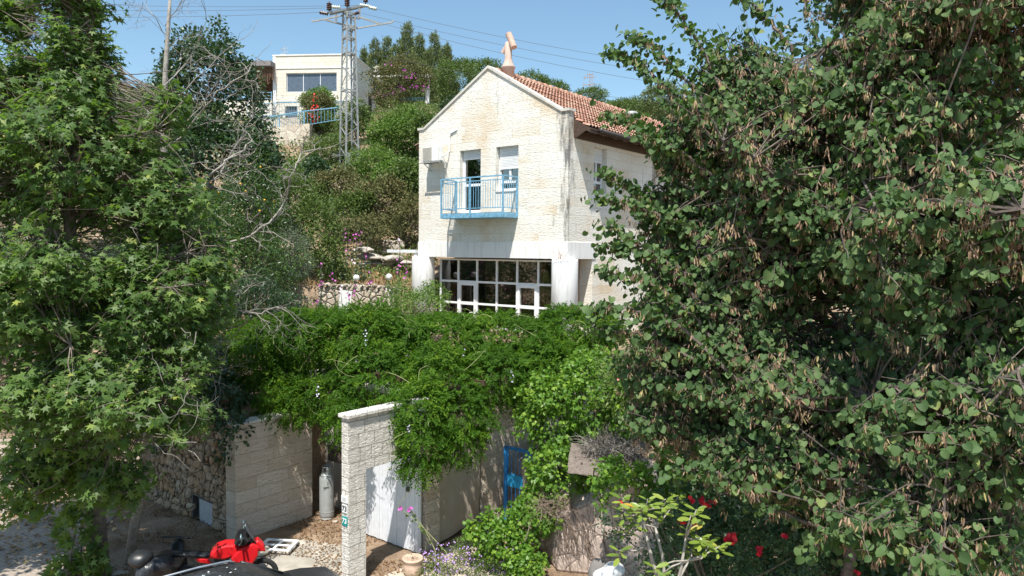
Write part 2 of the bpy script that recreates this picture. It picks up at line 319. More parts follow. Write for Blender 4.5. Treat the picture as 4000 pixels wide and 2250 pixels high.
M['L_pine'] = leafmat('pine_leaf', [(0, (.08, .11, .04)), (.5, (.15, .19, .07)), (1, (.24, .28, .11))], (.1, .15, .04), .18, .7, .2)
M['L_magnolia'] = leafmat('magnolia_leaf', [(0, (.10, .17, .03)), (.6, (.20, .28, .05)), (.93, (.30, .36, .08)), (1, (.6, .33, .05))], (.3, .42, .05), .28, .28, .5)
M['L_rose'] = leafmat('rose_leaf', [(0, (.04, .09, .04)), (.6, (.07, .14, .06)), (1, (.13, .20, .09))], (.12, .22, .06), .25, .5, .35)

# ------------------------------------------------------------------ leaves: numpy leaf clouds
def fan(outline, centre):                  # outline half given -> full fan
    vs = [centre]+outline; n = len(outline)
    return np.array(vs, float), [(0, i+1, (i+1) % n+1) for i in range(n)]
def mirror(h, fold=.12, curl=.0):          # h: (x, y>=0) from stalk to tip
    up = [(x, y, fold*y-curl*x*x) for x, y in h]; dn = [(x, -y, fold*y*.8-curl*x*x-.02) for x, y in h[::-1] if y > 0]
    return up+dn
T = {}
T['judas'] = fan(mirror([(.06, 0), (-.08, .24), (.12, .46), (.48, .50), (.82, .32), (.99, 0)], .42, .22), (.42, 0, -.05))
T['plane'] = fan(mirror([(0, 0), (.02, .2), (-.12, .62), (.22, .3), (.62, .62), (.48, .17), (1.08, 0)], -.12, .22), (.3, 0, -.03))
T['ivy'] = fan(mirror([(0, 0), (-.08, .4), (.2, .36), (.5, .5), (.6, .22), (1, 0)], .15, .15), (.35, 0, -.04))
T['mag'] = fan(mirror([(0, 0), (.25, .15), (.6, .2), (.88, .11), (1, 0)], .25), (.5, 0, -.02))
T['leaf'] = (np.array([(0, 0, 0), (.5, .24, .06), (1, 0, -.04), (.5, -.24, .06)]), [(0, 1, 2), (0, 2, 3)])
T['thin'] = (np.array([(0, 0, 0), (.5, .10, .02), (1, 0, -.04), (.5, -.10, .02)]), [(0, 1, 2), (0, 2, 3)])
T['wide'] = (np.array([(0, 0, 0), (.4, .36, .08), (1, 0, -.06), (.4, -.36, .08)]), [(0, 1, 2), (0, 2, 3)])
T['pod'] = (np.array([(0, 0, 0), (.2, .09, 0), (.75, .10, .05), (1, 0, .10), (.7, -.07, .05), (.2, -.08, 0)]), [(0, 1, 2, 3, 4, 5)])
T['petal'] = fan([(math.cos(a)*.5*(1.0 if i % 2 else .8), math.sin(a)*.5*(1.0 if i % 2 else .8), .12) for i, a in enumerate(np.linspace(0, 2*math.pi, 11)[:-1])], (0, 0, 0))
def nrm(a): return a/np.maximum(np.linalg.norm(a, axis=-1, keepdims=True), 1e-9)
def leaves(name, mat, pos, axis, normal, size, tpl, parent=None, tone=None, fade=.0):
    vs, fs = T[tpl]; n = len(pos); k = len(vs)
    x = nrm(axis); z = nrm(normal - x*np.sum(normal*x, 1, keepdims=True)); y = np.cross(z, x)
    size = np.broadcast_to(np.asarray(size, float), (n,))
    v = pos[:, None, :]+size[:, None, None]*(vs[None, :, 0, None]*x[:, None, :]+vs[None, :, 1, None]*y[:, None, :]+vs[None, :, 2, None]*z[:, None, :])
    me = bpy.data.meshes.new(name); me.vertices.add(n*k); me.vertices.foreach_set('co', v.astype(np.float32).ravel())
    fl = len(fs[0]); fa = np.array(fs); idx = (np.arange(n)[:, None, None]*k+fa[None]).ravel(); nf = n*len(fs)
    me.loops.add(nf*fl); me.loops.foreach_set('vertex_index', idx.astype(np.int32))
    me.polygons.add(nf); me.polygons.foreach_set('loop_start', np.arange(0, nf*fl, fl, dtype=np.int32))
    try: me.polygons.foreach_set('loop_total', np.full(nf, fl, dtype=np.int32))
    except Exception: pass
    me.update(calc_edges=True)
    if tone is None: tone = rng.beta(2, 2, n)
    at = me.attributes.new('tone', 'FLOAT', 'POINT'); at.data.foreach_set('value', np.repeat(tone, k).astype(np.float32))
    me.materials.append(mat)
    o = bpy.data.objects.new(name, me); COL.objects.link(o)
    if parent: o.parent = parent
    return o
def lump_px(x, y, Y, rx, rz, ry):          # an ellipsoid: centre seen at x,y at distance Y, radii from px
    return (P(x, y, Y), np.array([rx/FPX*Y, ry, rz/FPX*Y]))
def shell_pts(lumps, n, inner=.55, up=0.0, rg=None):
    rg = rg or rng
    C_ = np.array([c for c, r in lumps]); R_ = np.array([r for c, r in lumps])
    w = (R_[:, 0]*R_[:, 2]+R_[:, 0]*R_[:, 1]+R_[:, 1]*R_[:, 2]); w = w/w.sum(); out_p = []; out_n = []; tot = 0
    while tot < n:
        i = rg.choice(len(lumps), size=n*2, p=w); d = nrm(rg.normal(size=(n*2, 3))); d[:, 2] = np.where((d[:, 2] < 0) & (rg.random(n*2) < up), -d[:, 2], d[:, 2])
        wob = 1+.13*np.sin(d[:, 0]*5+i)+.12*np.sin(d[:, 2]*6+2*i)+.1*np.sin(d[:, 1]*7+3*i+d[:, 2]*4)
        r = (inner+(1-inner)*rg.random(n*2)**.7)*wob
        p = C_[i]+R_[i]*d*r[:, None]
        q = ((p[:, None, :]-C_[None])/R_[None]); dist = np.linalg.norm(q, axis=2); dist[np.arange(n*2), i] = 9
        ok = dist.min(1) > .72 if len(lumps) > 1 else np.ones(n*2, bool)
        nn = nrm(d/R_[i]); out_p.append(p[ok]); out_n.append(nn[ok]); tot += ok.sum()
    return np.concatenate(out_p)[:n], np.concatenate(out_n)[:n]
def cloud(name, mat, lumps, n_clump, per, rc, size, tpl='leaf', parent=None, droop=.2, inner=.6, up=.3, seed=1, svar=.35, tonal=.3, sunny=.5):
    rg = np.random.default_rng(seed)
    c, cn = shell_pts(lumps, n_clump, inner, up, rg)
    off = rg.normal(size=(n_clump, per, 3)); off = nrm(off)*rg.random((n_clump, per, 1))**.5*rc
    p = (c[:, None]+off).reshape(-1, 3); n = len(p)
    base = nrm(np.repeat(cn, per, 0)*.7+nrm(off).reshape(-1, 3)*.6)
    ax = nrm(base+rg.normal(size=(n, 3))*.6+np.array([0, 0, -droop]))
    no = nrm(base*.5+np.array([0, -.1, sunny])+rg.normal(size=(n, 3))*.5)
    tone = np.clip(np.repeat(rg.normal(.5, tonal*.6, n_clump), per)+rg.normal(0, .17, n), 0, 1)
    return leaves(name, mat, p, ax, no, size*(1-svar+2*svar*rg.random(n)), tpl, parent, tone)

# ------------------------------------------------------------------ ground
def tz(x, y):
    yb = np.interp(x, [-60, -14, -12, -9.6, -8, -6.9, -6.3, -5.6, -4.9, -4.0, 1.4, 3, 60], [32, 29, 21.9, 20.0, 18.7, 17.75, 17.8, 18.6, 19.7, 19.9, 21.6, 22.0, 22])
    up = np.interp(y, [0, 28.95, 29.15, 33, 45, 60, 80, 110, 220, 2000], [3.95, 3.95, 5.5, 6.1, 12.1, 17.5, 23.2, 27, 30, -60])
    lo = np.interp(y-yb, [0, .45, 4, 10, 40, 100], [0, 3.0, 3.9, 5.5, 25, 80])
    z = np.minimum(up, lo); hu = (x-1.924)*CU[0]+(y-25.4)*CU[1]; hv = (x-1.924)*CV[0]+(y-25.4)*CV[1]
    z = np.where((hu > -7.6) & (hu < .4) & (hv > -1) & (hv < 14), np.minimum(z, 3.8), z)
    return z+np.sin(x*.31+y*.17)*.12*np.clip((y-yb-9)/20, 0, 1)
def ground():
    xs = np.unique(np.concatenate([np.linspace(-14, 6, 90), np.linspace(-70, -14, 40), np.linspace(6, 60, 40), [-3000, -1200, -500, -200, 150, 500, 1200, 3000]]))
    ys = np.unique(np.concatenate([np.linspace(12, 34, 100), np.linspace(34, 120, 60), [-3000, -1000, -300, -60, -10, 5, 160, 260, 500, 1200, 3000]]))
    X, Y = np.meshgrid(xs, ys); Z = tz(X, Y); nx, ny = len(xs), len(ys)
    mb = MB(); mb.v = list(zip(X.ravel().tolist(), Y.ravel().tolist(), Z.ravel().tolist()))
    mb.f = [(j*nx+i, j*nx+i+1, (j+1)*nx+i+1, (j+1)*nx+i) for j in range(ny-1) for i in range(nx-1)]
    mt, nt, b, n, l = newmat('earth')
    tc = N(nt, 'ShaderNodeTexCoord'); no = N(nt, 'ShaderNodeTexNoise'); no.inputs['Scale'].default_value = .8; no.inputs['Detail'].default_value = 10; no.inputs['Roughness'].default_value = .7
    l.new(tc.outputs['Object'], no.inputs['Vector']); f2 = N(nt, 'ShaderNodeTexNoise'); f2.inputs['Scale'].default_value = 22; f2.inputs['Detail'].default_value = 5; l.new(tc.outputs['Object'], f2.inputs['Vector'])
    ad = N(nt, 'ShaderNodeMath', operation='MULTIPLY_ADD'); l.new(f2.outputs[0], ad.inputs[0]); ad.inputs[1].default_value = .45; l.new(no.outputs[0], ad.inputs[2])
    r = ramp(nt, ad.outputs[0], [(.5, (.11, .07, .042)), (.68, (.23, .155, .10)), (.88, (.38, .29, .2))]); l.new(r.outputs[0], b.inputs['Base Color']); b.inputs['Roughness'].default_value = .95
    bp = N(nt, 'ShaderNodeBump'); bp.inputs['Strength'].default_value = .7; bp.inputs['Distance'].default_value = .05; l.new(f2.outputs[0], bp.inputs['Height']); l.new(bp.outputs[0], b.inputs['Normal'])
    tag(mb.build('ground', mt, None, True), kind='structure')
ground()
# paved road to the left and a concrete slab in the court
mt, nt, b, n, l = newmat('road_pavers')
tc = N(nt, 'ShaderNodeTexCoord'); mp = N(nt, 'ShaderNodeMapping'); mp.inputs['Rotation'].default_value = (0, 0, .5); l.new(tc.outputs['Object'], mp.inputs[0])
br = N(nt, 'ShaderNodeTexBrick'); br.inputs['Scale'].default_value = 1; br.inputs['Brick Width'].default_value = .2; br.inputs['Row Height'].default_value = .1; br.inputs['Mortar Size'].default_value = .004
br.inputs['Color1'].default_value = (.34, .31, .28, 1); br.inputs['Color2'].default_value = (.42, .38, .34, 1); br.inputs['Mortar'].default_value = (.16, .14, .12, 1); l.new(mp.outputs[0], br.inputs['Vector'])
no = N(nt, 'ShaderNodeTexNoise'); no.inputs['Scale'].default_value = .9; no.inputs['Detail'].default_value = 8; l.new(tc.outputs['Object'], no.inputs['Vector']); rr = ramp(nt, no.outputs[0], [(.35, (.7, .66, .6)), (.65, (1.1, 1.0, .9))])
mu = N(nt, 'ShaderNodeMix', data_type='RGBA', blend_type='MULTIPLY'); mu.inputs[0].default_value = 1; l.new(br.outputs[0], mu.inputs[6]); l.new(rr.outputs[0], mu.inputs[7]); l.new(mu.outputs[2], b.inputs['Base Color']); b.inputs['Roughness'].default_value = .85
mb = MB(); mb.add([(-60, 0, .02), (-9.6, 0, .02), (-9.6, 15, .02), (-10.3, 18.6, .02), (-14, 26, .02), (-60, 26, .02)], [(0, 1, 2, 3, 4, 5)])
tag(mb.build('road', mt), kind='structure')
mb = MB(); mb.v = [tuple(court(u, v, .02)) for u, v in [(-14.6, 8.6), (-12.2, 8.0), (-11.9, 9.6), (-12.3, 10.6), (-13.2, 10.9), (-14.3, 10.5), (-15.1, 9.6)]]; mb.f = [tuple(range(7))]
tag(mb.build('pavement', plain('concrete_slab', (.36, .33, .28), .85, var=.25, scale=3)), kind='structure')
mb = MB(); mb.v = [tuple(court(u, v, .02)) for u, v in [(-11.5, 9.0), (-9.4, 8.2), (-8.8, 11.6), (-11.45, 13.9)]]; mb.f = [tuple(range(4))]
tag(mb.build('path', plain('path_stone', (.48, .41, .33), .85, var=.3, scale=4)), kind='structure')
# litter of dry leaves
nl = 16000; lx = rng.uniform(-9.5, -1.5, nl); ly = rng.uniform(13.0, 19.2, nl)
uu = lx*CU[0]+ly*CU[1]; vv = lx*CV[0]+ly*CV[1]
dens = (np.sin(lx*2.1+ly)*.5+np.sin(ly*3.1-lx*1.3)*.5) > -.25
ok = dens & (tz(lx, ly) < .05); lx, ly = lx[ok], ly[ok]; nl = len(lx)
ax = rng.normal(size=(nl, 3)); ax[:, 2] *= .25; no_ = np.array([0, 0, 1])+rng.normal(size=(nl, 3))*.35
tag(leaves('leaf_litter', M['dryleaf'], np.stack([lx, ly, np.full(nl, .035)], 1), ax, no_, .028+.04*rng.random(nl), 'wide', None, .55*rng.random(nl)), kind='stuff')
nl = 2600; lx = rng.uniform(-16, -9.6, nl); ly = rng.uniform(15.5, 25.5, nl); ax = rng.normal(size=(nl, 3)); ax[:, 2] *= .2
tag(leaves('road_leaf_litter', M['dryleaf'], np.stack([lx, ly, np.full(nl, .045)], 1), ax, np.array([0, 0, 1])+rng.normal(size=(nl, 3))*.3, .07+.08*rng.random(nl), 'wide', None, .4+.6*rng.random(nl)), kind='stuff')

# ------------------------------------------------------------------ the main house
HOUSE = empty('stone_house', (1.924, 25.4, 0), YAW, 'cream stone gabled house with red tile roof and blue balcony behind the wisteria', 'house')
Wd = 7.35
ms_ = M['stone']
DOOR = (-5.09, -4.02, 8.5, 10.92); WIN = (-3.26, -2.2, 9.27, 10.92); SW = (1.70, 2.60, 9.2, 10.87)
mb = MB().wall(-Wd, 0, 7.37, 11.92, 0, .3, [DOOR, WIN])
mb.prism([(-Wd+.28, 11.92), (-.28, 11.92), (-Wd/2, 13.90)], 0, .3)
mb.build('facade_wall', ms_, HOUSE)
k = MB()
k.wall(.3, 6.6, 7.37, 11.5, 0, .3, [SW]); k.swap(); k.v = [(x, y, z) for x, y, z in k.v]
k.build('side_wall', ms_, HOUSE)
k = MB(); k.wall(1.89, 6.6, 6.76, 7.37, 0, .3); k.wall(1.69, 6.6, 2.2, 6.76, 0, .3); k.swap()
k.box(-.75, -.3, 1.69, 1.95, 2.2, 6.76)
k.build('lower_side_wall', ms_, HOUSE)
k = MB(); k.box(-Wd, -Wd+.3, .3, 14, 7.37, 11.5); k.box(-Wd, -Wd+.3, 8, 14, 2.2, 7.37); k.box(-Wd, -.3, 13.7, 14, 2.2, 11.5); k.box(-1.6, -1.3, 6.6, 13.7, 2.2, 11.5); k.box(-1.3, 0, 6.3, 6.6, 2.2, 11.5)
k.build('rear_wall', ms_, HOUSE)
MB().box(-Wd-.025, .025, -.025, 1.87, 6.76, 7.37).build('white_band', M['white'], HOUSE, bevel=.01)
MB().box(-Wd+.3, -.3, .3, 13.7, 7.2, 7.3).build('upper_floor', M['room'], HOUSE)
# gable coping
cp = MB(); th = .09; sl_ = (13.90-11.92)/(Wd/2-.28)
for s in (-1, 1):
    e = 0 if s > 0 else -Wd
    xs = [e, e-s*.28, -Wd/2]; zs = [11.921, 11.921, 13.901]
    top = [(xs[0]+s*.05, zs[0]), (xs[1]-s*.02, zs[1]), (xs[2], zs[2])]
    poly = top+[(xs[2], zs[2]+th*1.15), (xs[1]-s*.02, zs[1]+th), (xs[0]+s*.05, zs[0]+th)]
    if s < 0: poly = poly[::-1]
    cp.prism(poly, -.05, .36)
cp.build('gable_coping', M['coping'], HOUSE)
MB().box(-.004, .012, -.012, .30, 7.38, 11.9)
# tiled roof: real corrugated tile courses
def roof(s, y0, y1, name):
    mb = MB(); pitch = .21; npz = int((y1-y0)/pitch)*6; ys = np.linspace(y0, y1, npz); wave = np.abs(np.sin((ys-y0)/pitch*math.pi))**.8*.07
    run = Wd/2+.62; rows = 15; sl2 = sl_; V_ = []; F_ = []
    ja = rng.normal(0, .006, rows+1)
    for r in range(rows):
        for e_, lift in ((0, .0), (1, .075)):
            d = (r+e_*1.04)/rows*run; x = -Wd/2+s*d; z = 13.83-d*sl2
            for i in range(npz): V_.append((x, ys[i], z+wave[i]+lift+ja[r]))
        b0 = r*2*npz
        F_ += [(b0+i, b0+i+1, b0+npz+i+1, b0+npz+i) for i in range(npz-1)]
        # front lip of the course
        b1 = len(V_); d = (r+1.04)/rows*run
        for i in range(npz): V_.append((-Wd/2+s*d, ys[i], 13.83-d*sl2+wave[i]+.05+ja[r]))
        # lip verts sit after the two rows: keep stride 2 by storing them separately
        lips.append((b0+npz, V_[b1:])); del V_[b1:]
    base = len(V_)
    for st, vs in lips:
        b2 = len(V_); V_ += vs; F_ += [(st+i, st+i+1, b2+i+1, b2+i) for i in range(npz-1)]
    mb.v = V_; mb.f = F_
    ud = len(V_); V_ += [(-Wd/2+s*.1, y0, 13.72), (-Wd/2+s*run*.99, y0, 13.75-run*sl2), (-Wd/2+s*run*.99, y1, 13.75-run*sl2), (-Wd/2+s*.1, y1, 13.72)]; F_.append((ud, ud+1, ud+2, ud+3))
    return mb
mt, nt, b, n, l = newmat('roof_tile')
tc = N(nt, 'ShaderNodeTexCoord'); vo = N(nt, 'ShaderNodeTexVoronoi'); vo.inputs['Scale'].default_value = 3.4; l.new(tc.outputs['Object'], vo.inputs['Vector']); sx = N(nt, 'ShaderNodeSeparateColor'); l.new(vo.outputs['Color'], sx.inputs[0])
no = N(nt, 'ShaderNodeTexNoise'); no.inputs['Scale'].default_value = 2; no.inputs['Detail'].default_value = 8; l.new(tc.outputs['Object'], no.inputs['Vector'])
ma = N(nt, 'ShaderNodeMath', operation='MULTIPLY_ADD'); l.new(sx.outputs[0], ma.inputs[0]); ma.inputs[1].default_value = .35; l.new(no.outputs[0], ma.inputs[2])
r = ramp(nt, ma.outputs[0], [(.4, (.28, .14, .095)), (.62, (.40, .205, .14)), (.85, (.50, .32, .235))]); l.new(r.outputs[0], b.inputs['Base Color']); b.inputs['Roughness'].default_value = .85
M['tile'] = mt
lips = []; roof(1, .33, 15.2, 'r').build('tile_roof', M['tile'], HOUSE)
lips = []; o = roof(-1, .33, 15.2, 'r').build('tile_roof', M['tile'], HOUSE, True)
rc_ = MB()
for i in range(38):
    y0 = .34+i*.39; rc_.tube([(-Wd/2, y0, 13.86), (-Wd/2, y0+.2, 13.885), (-Wd/2, y0+.42, 13.87)], [.13, .145, .12], 10)
rc_.build('ridge_tiles', M['tile'], HOUSE, True)
ev = MB(); ze = 13.83-(Wd/2+.60)*sl_
ev.add([(.0, .34, ze+.30), (.66, .34, ze-.06), (.66, 15.1, ze-.06), (.0, 15.1, ze+.30)], [(0, 1, 2, 3)])
ev.add([(.0, .34, ze+.02), (.62, .34, ze-.10), (.62, 15.1, ze-.10), (.0, 15.1, ze+.02)], [(3, 2, 1, 0)])
ev.box(.60, .64, .34, 15.1, ze-.16, ze-.0); ev.prism([(0, ze+.34), (.66, ze-.02), (.66, ze-.17), (.5, ze-.1), (.1, ze-.32), (0, ze-.32)], .305, .345)
for i in range(18): ev.box(.0, .56, 1.0+i*.8, 1.09+i*.8, ze-.06, ze+.0)
ev.box(.01, .05, .35, 15, ze-.32, ze-.02)
ev.build('eaves', M['brownwood'], HOUSE)
gm = MB(); gm.tube([(.72, .95, ze-.06), (.72, 15.1, ze-.06)], .075, 10); gm.box(.64, .80, .9, .96, ze-.13, ze+.04); gm.build('gutter', M['gutter'], HOUSE, True)
# left eave overhang, plain
MB().box(-Wd-.6, -Wd, .4, 15, ze-.05, ze+.0).build('eaves', M['brownwood'], HOUSE)
# rear part of the roof drum vent
vv_ = MB(); vv_.lathe([(.16, -.5), (.16, .15), (.27, .16), (.28, .30), (.2, .36), (.05, .37)], (-1.35, 6.9, 12.75), 18); vv_.build('roof_vent', M['steel'], HOUSE, True)
# flue with forked clay cap on the ridge
ch = MB(); cx, cy = -Wd/2+.28, .85
ch.lathe([(.24, 13.4), (.24, 14.02), (.27, 14.03), (.27, 14.09), (.2, 14.18), (.14, 14.4), (.135, 15.0), (.11, 15.02)], (cx, cy, 0), 20)
chim = ch.build('chimney', plaster('flue_render', (.52, .41, .35), (.35, .22, .17), .7), HOUSE, True)
ch = MB(); ch.tube([(cx-.22, cy-.06, 14.62), (cx+.02, cy, 14.98)], .10, 14); ch.tube([(cx+.30, cy-.04, 14.76), (cx-.02, cy+.02, 15.34)], .125, 14); ch.build('chimney_cap', M['terracotta2'], chim)
# aerial on the ridge further back
# windows and shutters
def opening(parent, name, x0, x1, z0, z1, y, shut, split=None, cols=1, swap=False, trans=None, fw=.07, label=None):
    fr = MB(); w = fw; d0, d1 = y, y+.06
    fr.box(x0, x0+w, d0, d1, z0, z1); fr.box(x1-w, x1, d0, d1, z0, z1); fr.box(x0+w, x1-w, d0, d1, z1-w, z1); fr.box(x0+w, x1-w, d0, d1, z0, z0+w)
    zt = z1-shut
    if trans: fr.box(x0+w, x1-w, d0-.01, d1, trans-.05, trans+.05)
    for i in range(1, cols):
        xm = x0+(x1-x0)*i/cols; fr.box(xm-.045, xm+.045, d0-.012, d1, (trans+.05 if trans else z0+w), zt)
    gl = MB().box(x0+w, x1-w, d0+.03, d0+.036, z0+w, zt)
    sh = MB(); ns = max(1, int(shut/.055))
    for i in range(ns):
        za = zt+i*shut/ns; sh.box(x0+w*.5, x1-w*.5, d0-.035, d0-.012, za+.004, za+shut/ns-.004)
    sh.box(x0+w*.5, x1-w*.5, d0-.045, d0-.005, zt-.05, zt)
    for q in (fr, gl, sh):
        if swap: q.swap()
    f_ = fr.build(name, M['frame'], parent, bevel=.004); gl.build('pane', M['glass'], f_); sh.build('roller_shutter', M['shutter'], f_)
    return f_
opening(HOUSE, 'balcony_door', DOOR[0], DOOR[1], 8.5, 10.92, .20, .30, trans=9.58, fw=.11)
opening(HOUSE, 'window', WIN[0], WIN[1], 9.27, 10.92, .20, .78, cols=2, trans=9.62, fw=.10)
opening(HOUSE, 'window', SW[0], SW[1], 9.2, 10.87, .20, .48, cols=2, trans=9.62, fw=.09, swap=True)
sl2 = MB(); sl2.box(WIN[0]-.02, WIN[1]+.02, -.03, .2, 9.23, 9.268); sl2.build('window_sill', M['coping'], HOUSE)
# dark rooms behind the upper windows
rm = MB(); rm.box(-Wd+.31, -.31, 3.2, 3.3, 7.4, 11.4); rm.build('room_partition', M['room'], HOUSE)
# rear recessed window on the side
rw = MB(); rw.box(-1.28, -1.2, 7.0, 7.9, 8.6, 10.4); rw.build('brown_shutter', plain('brown_blind', (.25, .12, .06), .7), HOUSE)
rw = MB(); rw.box(-1.29, -1.25, 8.4, 8.5, 8.5, 10.5); rw.box(-1.29, -1.25, 10.9, 11.0, 8.5, 10.5); rw.box(-1.29, -1.25, 8.5, 10.9, 10.4, 10.5); rw.box(-1.29, -1.27, 8.5, 10.9, 8.5, 10.4)
rw.build('window', M['frame'], HOUSE)
# balcony
bal = MB(); bal.box(-5.26, -2.19, -.90, 0, 8.24, 8.42)
balc = bal.build('balcony', M['blue'], HOUSE, bevel=.01)
MB().box(-5.2, -2.25, -.85, -.01, 8.421, 8.44).build('balcony_deck', M['darksteel'], balc)
rl = MB(); X0, X1, Y0 = -5.24, -2.21, -.88
for a, b_ in (((X0, -.02), (X0, Y0)), ((X0, Y0), (X1, Y0)), ((X1, Y0), (X1, -.02))):
    for z, w in ((9.74, .045), (9.60, .03), (8.60, .03)): rl.beam((*a, z), (*b_, z), w)
for x, y in ((X0, Y0), (X1, Y0), ((X0+X1)/2-.05, Y0), (X0, -.04), (X1, -.04)): rl.beam((x, y, 8.26), (x, y, 9.74), .055)
for i in range(1, 26):
    if i != 13: rl.tube([(X0+(X1-X0)*i/26, Y0, 8.6), (X0+(X1-X0)*i/26, Y0, 9.6)], .010, 5)
for i in range(1, 7):
    for x in (X0, X1): rl.tube([(x, Y0*i/7, 8.6), (x, Y0*i/7, 9.6)], .010, 5)
rl.build('railing', M['blue'], balc)
# air conditioner on a bracket
A0 = empty('air_conditioner', (1.924+float((CU*-6.22)[0]), 25.4+float((CU*-6.22)[1]), 10.5), YAW, 'white air conditioner unit on a steel bracket left of the balcony door', 'air conditioner')
a = MB().box(-.42, .42, -.52, -.20, .04, .62); a.build('casing', M['ac'], A0, bevel=.02)
g = MB()
for i in range(13): g.box(-.39, .10, -.535, -.523, .08+i*.04, .10+i*.04)
g.box(-.39, .1, -.526, -.5215, .07, .6); g.build('fan_grille', M['acgrille'], A0)
g = MB().box(.43, .48, -.42, -.26, .08, .3); g.build('valve_cover', M['ac'], A0)
g = MB(); g.box(-.5, .5, -.56, -.52, -.02, .02); 
for x in (-.4, .42): g.box(x-.02, x+.02, -.54, 0, -.02, .02); g.beam((x, -.45, -.02), (x, -.01, -.28), .025)
g.box(-.5, .5, -.3, -.26, -.02, .02); g.build('bracket', M['steel'], A0)
g = MB(); g.tube([(.46, -.30, .2), (.55, -.2, .3), (.60, -.03, .45), (.60, -.03, 1.0), (.66, -.03, 1.14), (.95, -.03, 1.24), (1.0, .02, 1.25)], .03, 8); g.tube([(.5, -.3, .1), (.47, -.12, -.1), (.45, -.02, -.5)], .015, 6); g.build('pipe', M['ac'], A0, True)
# garden room glazing
GY = .55; mull = [-6.63, -5.65, -4.65, -3.64, -2.64, -1.65, -.65]
fr = MB(); Zs = [4.0, 4.92, 5.79, 6.70]
for i, x in enumerate(mull):
    fr.box(x-.04, x+.04, GY, GY+.09, 4.0, 6.70)
for z in Zs: fr.box(-6.59, -.69, GY+.005, GY+.085, z-.04 if z < 6.7 else z-.06, z+.04 if z < 6.7 else z)
for (a_, b_) in ((-5.65, -4.65), (-2.64, -1.65)):
    a_ += .045; b_ -= .045
    fr.box(a_, a_+.10, GY-.02, GY+.1, 4.05, 5.75); fr.box(b_-.10, b_, GY-.02, GY+.1, 4.05, 5.75); fr.box(a_+.1, b_-.1, GY-.02, GY+.1, 5.64, 5.75); fr.box(a_+.1, b_-.1, GY-.02, GY+.1, 4.86, 4.98); fr.box(a_+.1, b_-.1, GY-.02, GY+.1, 4.05, 4.17)
fr.box(-4.98, -4.78, GY-.06, GY-.04, 4.55, 4.58)
fr.box(-6.67, -6.6, GY+.1, 4.6, 4.0, 4.08); fr.box(-6.67, -6.6, GY+.1, 4.6, 6.62, 6.7)
for y in (1.7, 2.9, 4.5): fr.box(-6.67, -6.6, y, y+.07, 4.08, 6.62)
gr = fr.build('glazed_screen', M['frame'], HOUSE, bevel=.004)
g = MB().box(-6.6, -.65, GY+.045, GY+.05, 4.0, 6.69); g.box(-6.64, -6.635, GY+.1, 4.6, 4.05, 6.65); g.build('pane', M['glass2'], gr)
rm = MB(); rm.box(-6.6, -.3, 7.9, 8.0, 4.0, 6.9); rm.box(-.65, -.55, .65, 8, 4.0, 6.75); rm.box(-3.4, -3.2, 3.2, 7.9, 4.0, 6.75); rm.build('inner_wall', M['room'], HOUSE)
MB().box(-Wd, -.3, .0, 8, 3.85, 3.99).build('floor_slab', M['roomfloor'], HOUSE)
MB().box(-6.6, -.6, 1.88, 7.9, 6.72, 6.76).build('ceiling', M['room'], HOUSE)
for cx, cy in ((-.16, .10), (-7.2, .12)):
    c_ = MB(); c_.lathe([(.47, 3.4), (.47, 6.70), (.455, 6.757)], (cx, cy, 0), 40); c_.build('column', M['column'], HOUSE, True)
# dry weeds growing in the column head
w_ = MB()
for i in range(26):
    a1 = rng.uniform(0, 6.28); r1 = rng.uniform(0, .3); h_ = rng.uniform(.15, .5); d_ = rng.normal(0, .2, 2)
    p0 = np.array([-.05+r1*math.cos(a1), -.35+.08*math.sin(a1), 6.75]); w_.tube([p0, p0+[d_[0]*.5, d_[1]*.2, h_*.6], p0+[d_[0], d_[1]*.3, h_]], [.006, .004, .002], 3)
tag(w_.build('dry_weed', plain('dry_stems', (.42, .25, .17), .9)), 'wispy dry reddish weed growing on top of the white column at the house corner', 'weed')
bpy.data.objects['dry_weed'].location = HOUSE.location; bpy.data.objects['dry_weed'].rotation_euler = HOUSE.rotation_euler
# white canopy beam on the left of the house
cb_ = empty('canopy_beam', P(1628, 985, 30.2), YAW, 'white horizontal canopy beam reaching left from the house above the rocks', 'canopy')
b_ = MB(); b_.box(-1.75, -.02, -.06, .12, -.03, .10); b_.box(-1.75, -.0, 1.0, 1.1, -.03, .08); b_.build('beam', M['frame'], cb_)
b_ = MB(); b_.box(-.16, -.04, -.02, .06, -.9, -.035); b_.build('bracket', M['frame'], cb_)

# ------------------------------------------------------------------ the parking court: walls, gates
def croot(name, u, v, z, label, cat, group=None): return empty(name, court(u, v, z), YAW, label, cat, group)
pw = croot('gate_portal', -11.62, 9.5, 0, 'white chiselled stone portal with a lintel and house number 73', 'gateway')
k = MB(); k.box(-.235, 0, 0, .46, 0, 3.55); k.box(-.235, 0, .46, 2.25, 2.40, 3.55); k.build('pillar_and_lintel', M['pillar_stone'], pw, bevel=.012)
k = MB(); k.box(-.29, .055, -.055, 2.3, 3.55, 3.64); k.build('coping', M['pillar_stone'], pw, bevel=.02)
def text(body, size, loc, rot, mat, parent, name, ext=.004):
    cu = bpy.data.curves.new(name, 'FONT'); cu.body = body; cu.size = size; cu.extrude = ext; cu.align_x = 'CENTER'; cu.align_y = 'CENTER'; cu.offset = size*.015
    t = bpy.data.objects.new(name, cu); COL.objects.link(t); dg = bpy.context.evaluated_depsgraph_get(); me = bpy.data.meshes.new_from_object(t.evaluated_get(dg)); bpy.data.objects.remove(t)
    me.materials.clear(); me.materials.append(mat); o = bpy.data.objects.new(name, me); COL.objects.link(o); o.location = loc; o.rotation_euler = rot; o.parent = parent; return o
R90 = (math.radians(90), 0, 0)
